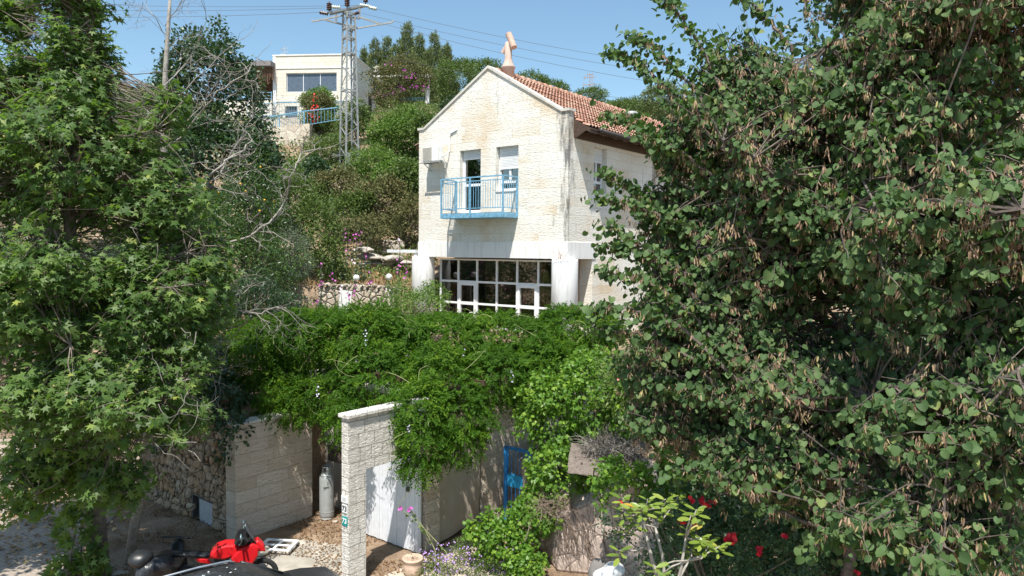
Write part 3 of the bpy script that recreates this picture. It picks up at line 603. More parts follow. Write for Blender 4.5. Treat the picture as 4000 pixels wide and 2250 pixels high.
for (zc, hh, ww, mt_, mm, nm, lb) in ((1.40, .19, .17, M['signteal'], M['signwhite'], 'number_sign', 'teal house number plate reading 73 on the portal pillar'), (1.66, .17, .16, M['signwhite'], M['signblack'], 'number_plate', 'pale house number plate reading 73 above the teal one')):
    sg = croot(nm, -11.74, 9.5, zc, lb, 'sign')
    MB().box(-ww/2, ww/2, -.016, -.003, -hh/2, hh/2).build('plate', mt_, sg); text('73', .15, (0, -.019, 0), R90, mm, sg, 'digits')
sg = croot('name_plate', -11.74, 9.5, 1.86, 'small white name plate at the top of the signs on the pillar', 'sign'); MB().box(-.10, .10, -.02, -.003, -.07, .07).build('plate', M['signwhite'], sg)
k = MB()
for z in (-.025, .0, .025): k.box(-.06, .05, -.023, -.0205, z-.005, z+.005)
k.build('lettering', M['greysteel'], sg)
# long wall to the right of the portal
cw = croot('court_wall', -11.66, 11.78, 0, 'tall cream stone court wall running back beneath the wisteria', 'wall')
k = MB(); k.box(-.24, .0, 0, .46, 0, 3.5); k2 = MB(); k2.wall(2.06, 7.6, 0, 3.6, -.02, .26); k2.swap(); k.add(k2.v, k2.f)
k.build('stone_wall', M['court_stone'], cw)
k = MB(); k.box(-.22, .0, .46, 2.06, 2.42, 3.5); k.build('lintel', M['court_stone'], cw)
# roof of the store room and its dark inside
k = MB(); k.box(-6.0, -.3, .2, 8.0, 3.5, 3.66); k.build('roof_slab', M['coping'], cw)
tp = croot('tarp_curtain', -11.72, 12.26, 0, 'beige canvas curtain hung across the opening in the court wall', 'curtain')
k = MB(); nn_ = 40; V_ = []
for j in range(14):
    for i in range(nn_+1):
        t_ = i/nn_; z_ = 2.35-(2.25+.0*t_)*j/13-(.10*(1-t_) if j == 13 else 0)*0
        V_.append((.008*math.sin(t_*14+j*.25)+.010*math.sin(t_*5+j*.5), t_*1.5, 2.35+(z_-2.35)*(1.02-.08*t_)))
k.v = V_; k.f = [(j*(nn_+1)+i, j*(nn_+1)+i+1, (j+1)*(nn_+1)+i+1, (j+1)*(nn_+1)+i) for j in range(13) for i in range(nn_)]
k.build('canvas', M['tarp'], tp, True); k = MB(); k.tube([(0, -.02, 2.37), (0, 1.58, 2.37)], .02, 8); k.build('rod', M['darksteel'], tp, True)
# white sheet gate
wg = croot('metal_gate', -14.35, 11.62, 0, 'white corrugated metal gate under the portal with a small dark handle', 'gate')
k = MB(); n_ = 26; 
for i in range(n_):
    x0 = i*2.62/n_; k.box(x0, x0+2.62/n_-.006, -.02-(.014 if i % 3 == 0 else 0), .0, .04, 2.3)
k.build('sheet', M['gatewhite'], wg); k = MB(); k.box(0, 2.62, .003, .04, .06, .12); k.box(0, 2.62, .003, .04, 2.2, 2.28); k.box(2.56, 2.64, .003, .06, 0, 2.35); k.build('gate_frame', M['gatewhite'], wg)
k = MB(); k.box(2.27, 2.35, -.07, -.036, 1.42, 1.54); k.box(2.29, 2.33, -.1, -.07, 1.46, 1.48); k.build('handle', M['darksteel'], wg)
# left stone wall
lw = croot('left_court_wall', -15.58, 9.33, 0, 'sunlit beige stone wall left of the gas cylinder with dappled leaf shadows', 'wall')
k = MB(); k2 = MB(); k2.wall(0, 2.2, 0, 2.80, 0, .40); k2.swap(); k.add(k2.v, k2.f); k.build('stone_wall', M['court_stone'], lw, bevel=.01)
k = MB(); k.box(-.43, .02, -.02, 2.22, 2.80, 2.85); k.build('coping', M['coping'], lw, bevel=.01)
nw = croot('niche_wall', -15.9, 12.35, 0, 'pale plastered back wall behind the gas cylinder', 'wall')
k = MB(); k.box(-.6, 2.4, 0, .2, 0, 3.4); k.build('plaster_wall', plaster('niche_plaster', (.52, .47, .42), (.25, .2, .16), .5), nw)
# gas cylinder
gc = empty('gas_cylinder', P(1277, 2022, 18.55)*np.array([1, 1, 0]), .4, 'tall grey gas cylinder standing against the niche wall', 'gas cylinder')
k = MB(); k.lathe([(.17, .06), (.188, .10), (.19, .16), (.19, 1.06), (.18, 1.14), (.15, 1.20), (.09, 1.24), (.03, 1.25)], (0, 0, 0), 28); k.build('tank', M['greysteel'], gc, True)
k = MB(); k.lathe([(.17, 0), (.175, .0), (.175, .06), (.165, .06)], (0, 0, 0), 24); k.lathe([(.193, .2), (.194, .21), (.193, .22)], (0, 0, 0), 28); k.build('foot_ring', M['steel'], gc, True)
k = MB()
for a0 in (0.2, 2.3, 4.4):
    for i in range(8):
        a1 = a0+i*.19; a2 = a1+.19; k.add([(.12*math.cos(a1), .12*math.sin(a1), 1.2), (.12*math.cos(a2), .12*math.sin(a2), 1.2), (.12*math.cos(a2), .12*math.sin(a2), 1.38), (.12*math.cos(a1), .12*math.sin(a1), 1.38)], [(0, 1, 2, 3)])
k.tube([(.12*math.cos(t), .12*math.sin(t), 1.38) for t in np.linspace(0, 6.28, 20)], .012, 6); k.build('collar', M['greysteel'], gc)
k = MB(); k.lathe([(.03, 1.25), (.03, 1.32), (.045, 1.33), (.045, 1.36)], (0, 0, 0), 10); k.tube([(0, 0, 1.3), (.12, .05, 1.34), (.3, .2, 1.5), (.38, .4, 1.55)], .012, 6); k.build('valve', M['darksteel'], gc, True)
k = MB()
for i in range(5): k.box(-.115+i*.03, -.095+i*.03, -.1925, -.1885, .86, .90)
o = k.build('lettering', M['signblack'], gc)
bx = croot('gas_regulator_box', -15.45, 12.22, 1.42, 'dark rusty regulator box on the wall above the gas cylinder', 'box'); k = MB(); k.box(-.05, .75, -.26, .1, 0, .38); k.build('casing', plain('rusty_brown', (.07, .05, .04), .8, var=.5), bx, bevel=.02)
k = MB(); k.box(-.08, .78, -.3, .12, .381, .40); k.build('lid', plain('rusty_lid', (.16, .14, .12), .7, var=.5), bx)
# rubble wall with meter cabinet
rw_ = croot('rubble_wall', -16.02, 9.5, -.1, 'rough brown rubble stone wall under the plane tree', 'wall')
k = MB(); k.wall(-6.5, -.02, 0, 2.7, -.0, .5, [(-1.85, -.86, .1, .78)]); o = k.build('rubble', M['rub1'], rw_)
st = MB(); rs = np.random.default_rng(5); zc = .02; row = 0
while zc < 2.6:
    xc = -5.4; hgt = rs.uniform(.2, .3)
    while xc < -.05:
        wdt = rs.uniform(.18, .38); cx_ = xc+wdt/2
        if not (-1.95 < cx_ < -.8 and zc < .75): blob(st, (cx_, -.01, zc+hgt/2), (wdt*.56, .06+.04*rs.random(), hgt*.58), 2, .30, int(rs.integers(9999)))
        xc += wdt
    zc += hgt*.95
st.build('stone_face', M['rub1s'] if 'rub1s' in M else M['rub1'], rw_, True)
mc = croot('meter_cabinet', -17.35, 9.5, 0, 'low grey metal cabinet door set in the rubble wall', 'cabinet')
k = MB(); k.box(-.5, .47, .1, .14, .0, .67); k.box(-.52, -.46, -.03, .1, 0, .7); k.box(-.52, .49, -.05, .1, .66, .70); k.build('cabinet_frame', M['darksteel'], mc)
k = MB(); k.box(-.22, .44, .02, .05, -.0, .58); k.build('door', plain('cabinet_grey', (.36, .38, .42), .5), mc)
# blue iron gate
bgp = P(1978, 1743, 18.5); bgt = empty('iron_gate', (bgp[0], bgp[1], 0), YAW, 'bright blue iron gate half hidden by light green ivy', 'gate')
k = MB(); 
for x in (0, .76): k.box(x-.05, x+.05, -.04, .04, 0, 1.98)
k.box(-.05, .81, -.04, .04, 1.92, 1.985); k.build('gate_frame', M['gateblue'], bgt)
k = MB(); k.box(.06, .70, -.02, .02, .95, 1.28); k.build('panel', plain('gate_panel_blue', (.03, .36, .70), .4), bgt)
k = MB()
for i in range(1, 5): k.tube([(.05+.65*i/5, 0, .05), (.05+.65*i/5, 0, .95)], .011, 6); k.tube([(.05+.65*i/5, 0, 1.28), (.05+.65*i/5, 0, 1.92)], .011, 6)
k.build('bars', M['gateblue'], bgt)
# steep garden steps wall behind the ivy, flagstone clad wall with shingle roof
fw_ = empty('flagstone_wall', (1.05, 15.55, 0), 0, 'pink flagstone clad wall streaked with dry creeper at the lower right of the court', 'wall')
k = MB(); v0 = np.array([.05, 0]); pts = [(0, 0), (2.0, -.4), (2.3, .4), (1.2, 4.4), (-.9, 3.2)]
def prismz(mb, pts, z0, z1):
    n_ = len(pts); z1 = z1 if hasattr(z1, '__len__') else [z1]*n_
    mb.add([(x, y, z0) for x, y in pts]+[(p[0], p[1], z) for p, z in zip(pts, z1)], [tuple(range(n_))[::-1], tuple(range(n_, 2*n_))]+[(i, (i+1) % n_, (i+1) % n_+n_, i+n_) for i in range(n_)])
prismz(k, pts, 0, [1.25, 2.25, 2.3, 2.2, 1.6]); k.build('flagstone_face', M['rub3'], fw_, bevel=.05)
sr_ = empty('shingle_roof', (2.0, 15.3, 2.35), -.15, 'weathered wooden shingle roof under brushwood on the flagstone wall', 'roof')
k = MB(); rs = np.random.default_rng(3)
for row in range(5):
    for i in range(11):
        x0 = -.75+i*.145+rs.normal(0, .012); y0 = -.55+row*.22+rs.normal(0, .02); z0 = .0+row*.05
        zt_ = z0-.12*x0
        k.add([(x0, y0, zt_), (x0+.135, y0, zt_-.012), (x0+.135, y0+.36, zt_+.075), (x0, y0+.36, zt_+.09), (x0, y0, zt_-.018), (x0+.135, y0, zt_-.03), (x0+.135, y0+.36, zt_+.06), (x0, y0+.36, zt_+.07)], [(0, 1, 2, 3), (7, 6, 5, 4), (0, 4, 5, 1), (1, 5, 6, 2), (3, 7, 4, 0)])
k.build('shingles', M['shingle'], sr_)
def scribble(mb, c, r, n, rad, rs, L=.5, down=0, z0=.0):
    for i in range(n):
        p = np.array(c)+nrm(rs.normal(size=3))*np.array(r)*rs.random()**.4; d = nrm(rs.normal(size=3)*np.array([1, 1, .5])+np.array([0, 0, -down])); pts = [p]
        for j in range(4): d = nrm(d+rs.normal(size=3)*.35); p = p+d*L/4; pts.append(p)
        mb.tube(pts, [rad, rad*.9, rad*.7, rad*.5, rad*.3], 3, False)
bw = MB(); scribble(bw, (2.35, 15.75, 2.78), (.85, .55, .16), 900, .006, np.random.default_rng(4), .5)
tag(bw.build('brushwood_heap', M['twiggrey']), 'heap of dry grey brushwood lying on the shingle roof', 'brushwood')
cr = MB(); rs = np.random.default_rng(8)
for i in range(60):
    t_ = rs.random(); x0 = 1.0+t_*1.7*rs.random(); y0 = 15.5-.2*(x0-1.0); z0 = rs.uniform(.7, 1.35+.5*(x0-1)); p = np.array([x0, y0, z0]); pts = [p]
    for j in range(6): p = p+np.array([rs.normal(.03, .04), rs.normal(-.004, .012), -rs.uniform(.08, .2)]); pts.append(p)
    cr.tube(pts, [.008]*4+[.006, .004, .003], 3, False)
scribble(cr, (1.0, 15.6, 1.45), (.5, .35, .18), 260, .006, rs, .45)
tag(cr.build('dry_creeper', plain('creeper', (.24, .18, .14), .9, var=.3)), 'bare dry creeper stems hanging down the pink flagstone wall', 'creeper')

# ------------------------------------------------------------------ small things on the court floor
pot = empty('terracotta_pot', P(1612, 2250, 15.3)*np.array([1, 1, 0]), 0, 'round terracotta pot with dry soil by the flower bed', 'plant pot')
k = MB(); k.lathe([(.14, 0), (.20, .10), (.215, .24), (.19, .33), (.23, .35), (.23, .39), (.2, .40), (.185, .36)], (0, 0, 0), 28); k.build('pot', M['terracotta'], pot, True)
k = MB(); k.lathe([(.18, .34), (.17, .355), (.02, .36)], (0, 0, 0), 20); scribble(k, (0, 0, .4), (.12, .12, .05), 40, .003, rng, .12); k.build('soil', plain('soil', (.12, .08, .05), .95), pot)
sh_ = empty('plastic_rack', P(1085, 2120, 16.5)*np.array([1, 1, 0])+np.array([0, 0, .12]), -.10, 'white slotted plastic rack lying on the dirt by the wall', 'rack')
k = MB(); L_, W_ = .80, .62
k.box(-L_/2, L_/2, -W_/2, -W_/2+.07, 0, .04); k.box(-L_/2, L_/2, W_/2-.07, W_/2, 0, .04); k.box(-L_/2, -L_/2+.08, -W_/2+.07, W_/2-.07, 0, .04); k.box(L_/2-.08, L_/2, -W_/2+.07, W_/2-.07, 0, .04); k.box(-.03, .03, -W_/2+.07, W_/2-.07, 0, .037); k.box(-L_/2+.08, L_/2-.08, -.025, .025, 0, .034)
k.build('frame', M['frame'], sh_, bevel=.01)
for i, (x, y, Y, r, lb) in enumerate([(1180, 2092, 16.9, .17, 'flat grey stone on the dirt behind the white rack'), (1010, 2112, 16.3, .30, 'broad grey slab stone left of the white rack'), (457, 2212, 15.2, .13, 'pale stone at the foot of the plane tree'), (492, 2205, 15.25, .09, 'smaller pale stone beside the one at the tree foot'), (1310, 2030, 18.3, .08, 'small pink brick piece right of the gas cylinder')]):
    k = MB(); p = P(x, y, Y); blob(k, (0, 0, 0), (r, r*.7, r*.4), 2, .25, i+20); o = k.build('stone', M['rock'], None, True); o.location = (p[0], p[1], r*.2); tag(o, lb, 'stone')
wr = MB(); p = P(2960//1, 2230, 12); p = P(2375, 2235, 14.0); blob(wr, (0, 0, 0), (.3, .25, .18), 3, .35, 44); o = wr.build('white_stone', plain('white_rock', (.75, .75, .76), .6, bump=.6, scale=4), None, True); o.location = (p[0], p[1], p[2]); tag(o, 'bright white rock under the magnolia sapling', 'rock')
wr = MB(); blob(wr, (0, 0, 0), (.3, .28, .42), 3, .12, 46); o = wr.build('boulder', plain('dark_rock', (.2, .19, .18), .9, bump=.8, scale=4), None, True); p = P(2335, 2140, 14.6); o.location = (p[0], p[1], .35); o.scale = (.7, .7, .9); tag(o, 'grey upright boulder in the shade beside the flagstone wall', 'boulder')

# ------------------------------------------------------------------ car
AX = math.atan2(.622, .783)
car = empty('parked_car', (-4.65, 11.93, 0), AX, 'black car with silver roof rails parked in front of the stone portal', 'car')
def loft(mb, secs):       # secs: list of rings with equal point counts
    n_ = len(secs[0]); vs = [p for s in secs for p in s]
    fs = [(i*n_+j, i*n_+(j+1) % n_, (i+1)*n_+(j+1) % n_, (i+1)*n_+j) for i in range(len(secs)-1) for j in range(n_)]
    fs += [tuple(range(n_))[::-1], tuple((len(secs)-1)*n_+j for j in range(n_))]; mb.add(vs, fs)
def rrect(x, w, z0, z1, r=.12, m_=5, crown=.03):
    pts = []
    for (cy, cz, a0) in ((w-r, z1-r, 0), (-(w-r), z1-r, 90), (-(w-r), z0+r, 180), (w-r, z0+r, 270)):
        for i in range(m_):
            a_ = math.radians(a0+90*i/(m_-1)); y_ = cy+r*math.cos(a_); z_ = cz+r*math.sin(a_); z_ += crown*(1-(y_/w)**2) if z_ > (z0+z1)/2 else 0; pts.append((x, y_, z_))
    return pts
k = MB(); loft(k, [rrect(x, w, .28, z) for x, w, z in ((-2.2, .74, .78), (-2.1, .84, .92), (-1.4, .90, .97), (0, .91, .97), (1.0, .90, .98), (1.5, .88, .95), (1.95, .82, .88), (2.12, .72, .76), (2.18, .6, .6))]); k.build('body', M['carblack'], car, True)
k = MB(); loft(k, [rrect(x, w, .8, z, .10, crown=.035) for x, w, z in ((-2.0, .70, .98), (-1.72, .66, 1.36), (-1.4, .64, 1.45), (-.4, .64, 1.48), (.2, .63, 1.465), (.36, .62, 1.44), (.75, .66, 1.21), (1.12, .70, .98))])
k.build('cabin', M['carglass'], car, True)
k = MB(); loft(k, [rrect(x, w, zt-.03, zt+.012, .019, crown=.035) for x, w, zt in ((-1.5, .6, 1.41), (-1.3, .63, 1.445), (-.4, .63, 1.475), (.2, .62, 1.46), (.3, .58, 1.445))]); k.build('roof', M['carblack'], car, True)
k = MB(); loft(k, [rrect(x, w, zt-.02, zt, .009, crown=.03) for x, w, zt in ((-1.0, .4, 1.502), (-.2, .42, 1.502), (.05, .4, 1.497))]); k.build('sunroof', M['carglass'], car, True)
k = MB()
for s in (-1, 1): k.tube([(-1.35, .57*s, 1.47), (-1.25, .575*s, 1.53), (-.4, .58*s, 1.545), (.1, .57*s, 1.53), (.2, .565*s, 1.475)], .02, 8)
k.build('roof_rail', M['chrome'], car, True)
k = MB()
for s in (-1, 1): k.tube([(.32, .60*s, 1.44), (.75, .65*s, 1.205), (1.12, .70*s, .985)], .028, 8)
k.build('window_pillar', M['carblack'], car, True)
k = MB(); k.tube([(1.12, .45, 1.0), (1.0, .1, 1.07)], .012, 6); k.tube([(1.12, -.1, 1.0), (1.0, -.5, 1.07)], .012, 6); k.box(1.05, 1.2, -.66, .66, .965, .995); k.build('wiper', M['black'], car)
k = MB()
for s in (-1, 1): blob(k, (.85, .98*s, 1.05), (.07, .11, .08), 2, .05, 3)
k.build('mirror', M['carblack'], car, True)
for s in (-1, 1):
    k = MB(); blob(k, (2.0, .62*s, .72), (.14, .18, .08), 2, .03, 5); k.build('headlight', plain('headlamp', (.6, .62, .65), .15), car, True)
for x in (-1.35, 1.35):
    for s in (-1, 1):
        k = MB(); k.tube([(x, .74*s, .32), (x, .93*s, .32)], .32, 24); wh = k.build('wheel', M['rubber'], car, True)
        k = MB(); k.tube([(x, .925*s, .32), (x, .94*s, .32)], .2, 20); k.build('rim', M['steel'], wh, True)
k = MB(); rs = np.random.default_rng(2)
for i in range(26):
    x_ = rs.uniform(-1.2, .15); y_ = rs.uniform(-.5, .55); blob(k, (x_, y_, 1.508), (rs.uniform(.008, .03), rs.uniform(.006, .014), .006), 1, .3, i)
k.build('bird_droppings', M['signwhite'], car)

# ------------------------------------------------------------------ motorcycle and covered scooter
def wheel(mb, x, z, r, w=.05): 
    mb.tube([(x+r*math.cos(t), 0, z+r*math.sin(t)) for t in np.linspace(0, 2*math.pi, 25)], w, 8, False)
mo = empty('motorcycle', P(870, 2190, 14.3)*np.array([1, 1, 0])+np.array([.0, .1, 0]), .30, 'red motorcycle with black windscreen parked behind the black car', 'motorcycle')
for x in (-.72, .72):
    k = MB(); wheel(k, x, .32, .27, .055); wo = k.build('wheel', M['rubber'], mo, True)
    k = MB(); [k.tube([(x, 0, .32), (x+.25*math.cos(a_), 0, .32+.25*math.sin(a_))], .012, 5) for a_ in np.linspace(0, 6.28, 7)[:-1]]; k.lathe([(.05, -.04), (.05, .04)], (x, 0, .32), 10); k.build('spokes', M['greysteel'], wo)
def pillow(mb, poly, yc, w, k=.72):
    c = np.mean(np.array(poly, float), 0); n_ = len(poly); sl_y = [(-w, k), (-w*.75, .94), (w*.75, .94), (w, k)]
    loft(mb, [[(c[0]+(x-c[0])*q, yc+y, c[1]+(z-c[1])*q) for x, z in poly] for y, q in sl_y])
k = MB(); pillow(k, [(-.30, .80), (-.27, .93), (-.16, 1.02), (.02, 1.07), (.24, 1.05), (.33, .96), (.27, .80), (0, .74)], 0, .18); k.build('fuel_tank', M['red'], mo, bevel=.012)
k = MB()
for s_ in (-1, 1):
    pillow(k, [(.12, .80), (.30, .98), (.56, 1.06), (.68, .98), (.66, .80), (.52, .58), (.34, .50), (.16, .62)], s_*.19, .045)
    pillow(k, [(-.55, .84), (-.28, .80), (-.22, .68), (-.5, .76)], s_*.13, .02)
pillow(k, [(.50, 1.02), (.64, 1.08), (.76, .94), (.80, .80), (.66, .82), (.55, .88)], 0, .12); k.build('fairing', M['red'], mo, bevel=.01)
k = MB(); pillow(k, [(.05, .60), (.10, .80), (.20, .78), (.30, .52), (.1, .4)], 0, .2); pillow(k, [(.28, .98), (.34, 1.12), (.52, 1.16), (.58, 1.04)], 0, .16); pillow(k, [(.18, 1.08), (.24, 1.2), (.42, 1.24), (.5, 1.12), (.40, 1.02)], 0, .30)
k.build('engine_cowl', M['black'], mo, bevel=.01)
k = MB(); loft(k, [[(x, w*math.cos(a_), z+h*math.sin(a_)) for a_ in np.linspace(0, 2*math.pi, 13)[:-1]] for x, w, h, z in ((-.95, .08, .05, .93), (-.7, .13, .06, .90), (-.35, .14, .06, .84), (-.2, .09, .05, .85))]); k.build('seat', M['black'], mo, True)
k = MB(); k.tube([(-.72, 0, .32), (-.3, .0, .5), (.1, 0, .45), (.2, 0, .7), (.45, 0, .95), (.72, 0, .32)], .04, 8); k.box(-.2, .2, -.14, .14, .3, .68); k.tube([(.1, .15, .35), (-.3, .17, .4), (-.8, .2, .55)], .05, 8); k.build('chassis', M['darksteel'], mo, True)
k = MB(); k.tube([(.30, -.42, 1.12), (.36, -.2, 1.10), (.42, 0, 1.08), (.36, .2, 1.10), (.30, .42, 1.12)], .02, 8); k.box(.38, .56, -.1, .1, 1.0, 1.12); k.build('handlebar', M['black'], mo, True)
k = MB(); loft(k, [[(x+.03*math.cos(a_), w*math.sin(a_), z) for a_ in np.linspace(0, 2*math.pi, 13)[:-1]] for x, w, z in ((.60, .14, 1.02), (.52, .16, 1.15), (.44, .15, 1.3), (.40, .10, 1.42))]); k.build('windscreen', plain('smoked_screen', (.05, .055, .06), .1), mo, True)
for s in (-1, 1):
    k = MB(); k.tube([(.33, .33*s, 1.12), (.36, .38*s, 1.26)], .01, 6); blob(k, (.34, .42*s, 1.29), (.02, .085, .055), 2, .03, 1); k.build('mirror', plain('mirror_blue', (.35, .5, .5), .1, .6), mo, True)
sc = empty('scooter', P(625, 2250, 14.3)*np.array([1, 1, 0])+np.array([0, .15, 0]), 1.5, 'black scooter with a torn black seat cover under the plane tree', 'scooter')
for x in (-.6, .62):
    k = MB(); wheel(k, x, .24, .19, .06); k.build('wheel', M['rubber'], sc, True)
k = MB(); loft(k, [[(x, w*math.cos(a_), z+h*math.sin(a_)) for a_ in np.linspace(0, 2*math.pi, 13)[:-1]] for x, w, h, z in ((-.85, .10, .08, .62), (-.6, .2, .2, .6), (-.2, .2, .2, .55), (.05, .16, .1, .35), (.35, .16, .1, .35), (.5, .2, .26, .55), (.62, .14, .16, .7))]); k.build('body', M['black'], sc, True)
k = MB(); blob(k, (-.40, 0, .78), (.52, .30, .20), 4, .42, 12); k.build('seat_cover', plain('crumpled_cover', (.03, .032, .036), .3, var=.3, bump=1, scale=9), sc)
k = MB(); blob(k, (-.78, 0, 1.02), (.24, .22, .16), 3, .06, 9); k.build('top_box', plain('smoked_dome', (.02, .022, .024), .4), sc, True)
k = MB(); k.tube([(.5, -.3, .92), (.58, 0, .9), (.5, .3, .92)], .02, 8); k.build('handlebar', M['black'], sc, True)
k = MB(); k.box(-1.0, -.95, -.1, .1, .60, .70); k.build('tail_light', M['redlens'], sc, bevel=.02)

# ------------------------------------------------------------------ mast and cables
ms0 = P(1364, 655, 45); MZ = ms0[2]
mast = empty('lattice_mast', ms0, math.radians(40), 'grey steel lattice power mast with brown insulators on the slope left of the house', 'power mast')
Hm = 21.35-MZ+.1; wb, wt = .43, .26
leg = MB(); br_ = MB()
cor = lambda t, i: ((wb+(wt-wb)*t)*(-1, 1, 1, -1)[i], (wb+(wt-wb)*t)*(-1, -1, 1, 1)[i], Hm*t)
for i in range(4): leg.beam(cor(-.03, i), cor(1, i), .085)
nb = 15
for q in range(nb):
    t0, t1 = q/nb, (q+1)/nb
    for i in range(4):
        j = (i+1) % 4
        br_.beam(cor(t0, i), cor(t1, j), .042, .025) if (q+i) % 2 else br_.beam(cor(t0, j), cor(t1, i), .042, .025)
for t in (.5, .74, .84, .9, 1.0):
    for i in range(4): br_.beam(cor(t, i), cor(t, (i+1) % 4), .09 if t > .6 else .05, .08)
leg.build('leg', M['steel'], mast); br_.build('bracing', M['steel'], mast)
# anti-climb spikes and plates
sp_ = MB(); rs = np.random.default_rng(6)
for i in range(70):
    a_ = rs.uniform(0, 6.28); r_ = .35; sp_.beam((r_*math.cos(a_), r_*math.sin(a_), .75), (1.05*math.cos(a_), 1.05*math.sin(a_), .75+rs.uniform(-.25, .15)), .015)
for a_ in np.linspace(0, 6.28, 24): sp_.beam((.5*math.cos(a_), .5*math.sin(a_), 3.9), (.95*math.cos(a_), .95*math.sin(a_), 3.95), .012)
sp_.build('spikes', M['steel'], mast)
k = MB(); k.box(-.5, -.2, -.50, -.47, .1, .85); k.box(.2, .5, -.50, -.47, .35, .95); k.build('plate', M['steel'], mast)
arm = MB(); wa = -math.radians(40)
def mw(x, y, z):           # mast frame whose x axis runs along world x
    return (x*math.cos(wa)-y*math.sin(wa), x*math.sin(wa)+y*math.cos(wa), z)
def mp_(px, py, Y=45): w_ = P(px, py, Y)-ms0; return mw(w_[0], w_[1], w_[2])
arm.beam(mp_(1282, 50, 43.9), mp_(1415, 22, 46.1), .16, .12); arm.beam(mp_(1290, 57, 44.2), mp_(1425, 26, 46.4), .1)
arm.beam(mp_(1222, 84, 45), mp_(1340, 60, 45), .08); arm.beam(mp_(1218, 76, 45), mp_(1222, 84, 45), .07); arm.beam(mp_(1398, 110, 45), mp_(1533, 87, 45), .08); arm.beam(mp_(1533, 87, 45), mp_(1537, 78, 45), .07)
arm.beam(mp_(1270, 78, 44.5), mp_(1400, 111, 45.5), .09); arm.beam(mp_(1350, 64, 44.5), mp_(1404, 73, 45.5), .09); arm.beam(mp_(1405, 67, 45), mp_(1494, 96, 45), .10); arm.beam(mp_(1313, 50, 45), mp_(1313, 82, 45), .09); arm.beam(mp_(1405, 32, 45.5), mp_(1404, 74, 45.5), .10)
arm.build('crossarm', M['steel'], mast)
for (x, y, Y) in ((1286, 44, 44), (1356, 28, 45), (1428, 12, 46)):
    c_ = mp_(x, y, Y); k = MB(); k.lathe([(.03, -.05), (.03, .05)]+[(r_, .05+.11*i+dz) for i in range(4) for r_, dz in ((.07, 0), (.17, .03), (.16, .06), (.07, .09))]+[(.05, .52), (.03, .58)], c_, 14); k.build('insulator', M['ceramic'], mast, True)
for (x0, y0, x1, y1, Y, m_) in ((1248, 48, 1280, 54, 44, 'ceramic'), (1330, 30, 1295, 27, 45, 'lime'), (1405, 20, 1440, 24, 46, 'lime'), (1440, 28, 1470, 35, 46, 'lime'), (1385, 55, 1403, 48, 45, 'ceramic')):
    a_ = Vector(mp_(x0, y0, Y)); b_ = Vector(mp_(x1, y1, Y)); k = MB(); n_ = 9; k.tube([a_.lerp(b_, i/n_) for i in range(n_+1)], [.13 if i % 2 else .05 for i in range(n_+1)], 12); k.build('insulator', M[m_], mast, True)
def wire(pts, label, r=.011, sag=.6):
    a_, b_ = Vector(pts[0]), Vector(pts[1]); L = [a_.lerp(b_, t)+Vector((0, 0, -sag*4*t*(1-t))) for t in np.linspace(0, 1, 24)]
    k = MB(); k.tube(L, r, 5); o = k.build('power_line', M['darksteel']); tag(o, label, 'cable', 'overhead power lines'); return o
wire((P(-900, -60, 52), P(1440, 20, 46)), 'topmost overhead wire running left from the mast')
wire((P(-900, -30, 50), P(1300, 30, 45)), 'middle overhead wire running left from the mast')
wire((P(-900, 5, 48), P(1250, 48, 44)), 'lowest overhead wire running left from the mast')
wire((P(1470, 35, 46), P(3600, 350, 52)), 'topmost overhead wire running right from the mast', sag=.9)
wire((P(1415, 52, 45), P(3600, 385, 50)), 'middle overhead wire running right from the mast', sag=.9)
wire((P(1385, 62, 44), P(3600, 420, 48)), 'lowest overhead wire running right from the mast', sag=1.1)
wire((P(1380, 195, 45), P(3600, 455, 60)), 'single thin wire sagging low behind the roof ridge', sag=1.2)

# ------------------------------------------------------------------ hilltop house and its terrace
RB = math.radians(-5.7)
hb = P(1378, 455, 60); HB = empty('hilltop_house', (hb[0], hb[1], 17.6), RB, 'cream flat roofed stone house with a wide window up on the hill', 'house')
k = MB(); k.wall(-6.75, 0, 0, 5.35, 0, .3, [(-5.65, -1.35, 2.4, 3.95), (-5.75, -4.7, .0, 1.25)]); k.build('front_wall', M['stone_far'], HB)
k = MB(); k2 = MB(); k2.wall(.3, 6.6, 0, 5.35, 0, .3, [(.55, .95, 3.4, 3.95), (4.3, 5.5, 1.3, 3.3)]); k2.swap(); k.add(k2.v, k2.f); k.box(-6.75, -6.45, .3, 6.6, 0, 5.35); k.box(-6.45, -.3, 6.3, 6.6, 0, 5.35); k.box(-6.4, -.35, .35, 6.25, 5.0, 5.1); k.build('side_wall', M['stone_far'], HB)
k = MB(); k.box(-6.82, .07, -.06, 6.66, 5.35, 5.45); k.box(-6.80, .05, -.05, -.003, 4.30, 4.45); k.box(.003, .05, -.05, 6.6, 4.30, 4.45); k.box(-6.80, 0.02, -.05, -.003, 1.62, 1.70)
k.box(-6.78, -6.5, -.04, -.003, 0, 5.34); k.box(-.28, .03, -.04, -.003, 0, 5.34); k.build('trim', M['white'], HB)
k = MB()
for x in (-5.65, -4.25, -2.8, -1.4): k.box(x, x+.05, .12, .17, 2.4, 3.95)
k.box(-5.6, -1.4, .12, .17, 3.9, 3.95); k.box(-5.6, -1.4, .12, .17, 2.4, 2.45); f_ = k.build('window', M['frame'], HB); MB().box(-5.6, -1.4, .14, .145, 2.45, 3.9).build('pane', plain('far_glass', (.10, .13, .17), .05, var=.2), f_)
k = MB(); k.box(-5.7, -4.75, .15, .2, 0, 1.2); k.build('window', plain('barred_window', (.1, .11, .13), .4), HB)
k = MB(); k.box(-.1, -.06, .55, .95, 3.4, 3.95); k.box(-.1, -.06, 4.3, 5.5, 1.3, 3.3); k.build('window', M['dark'], HB)
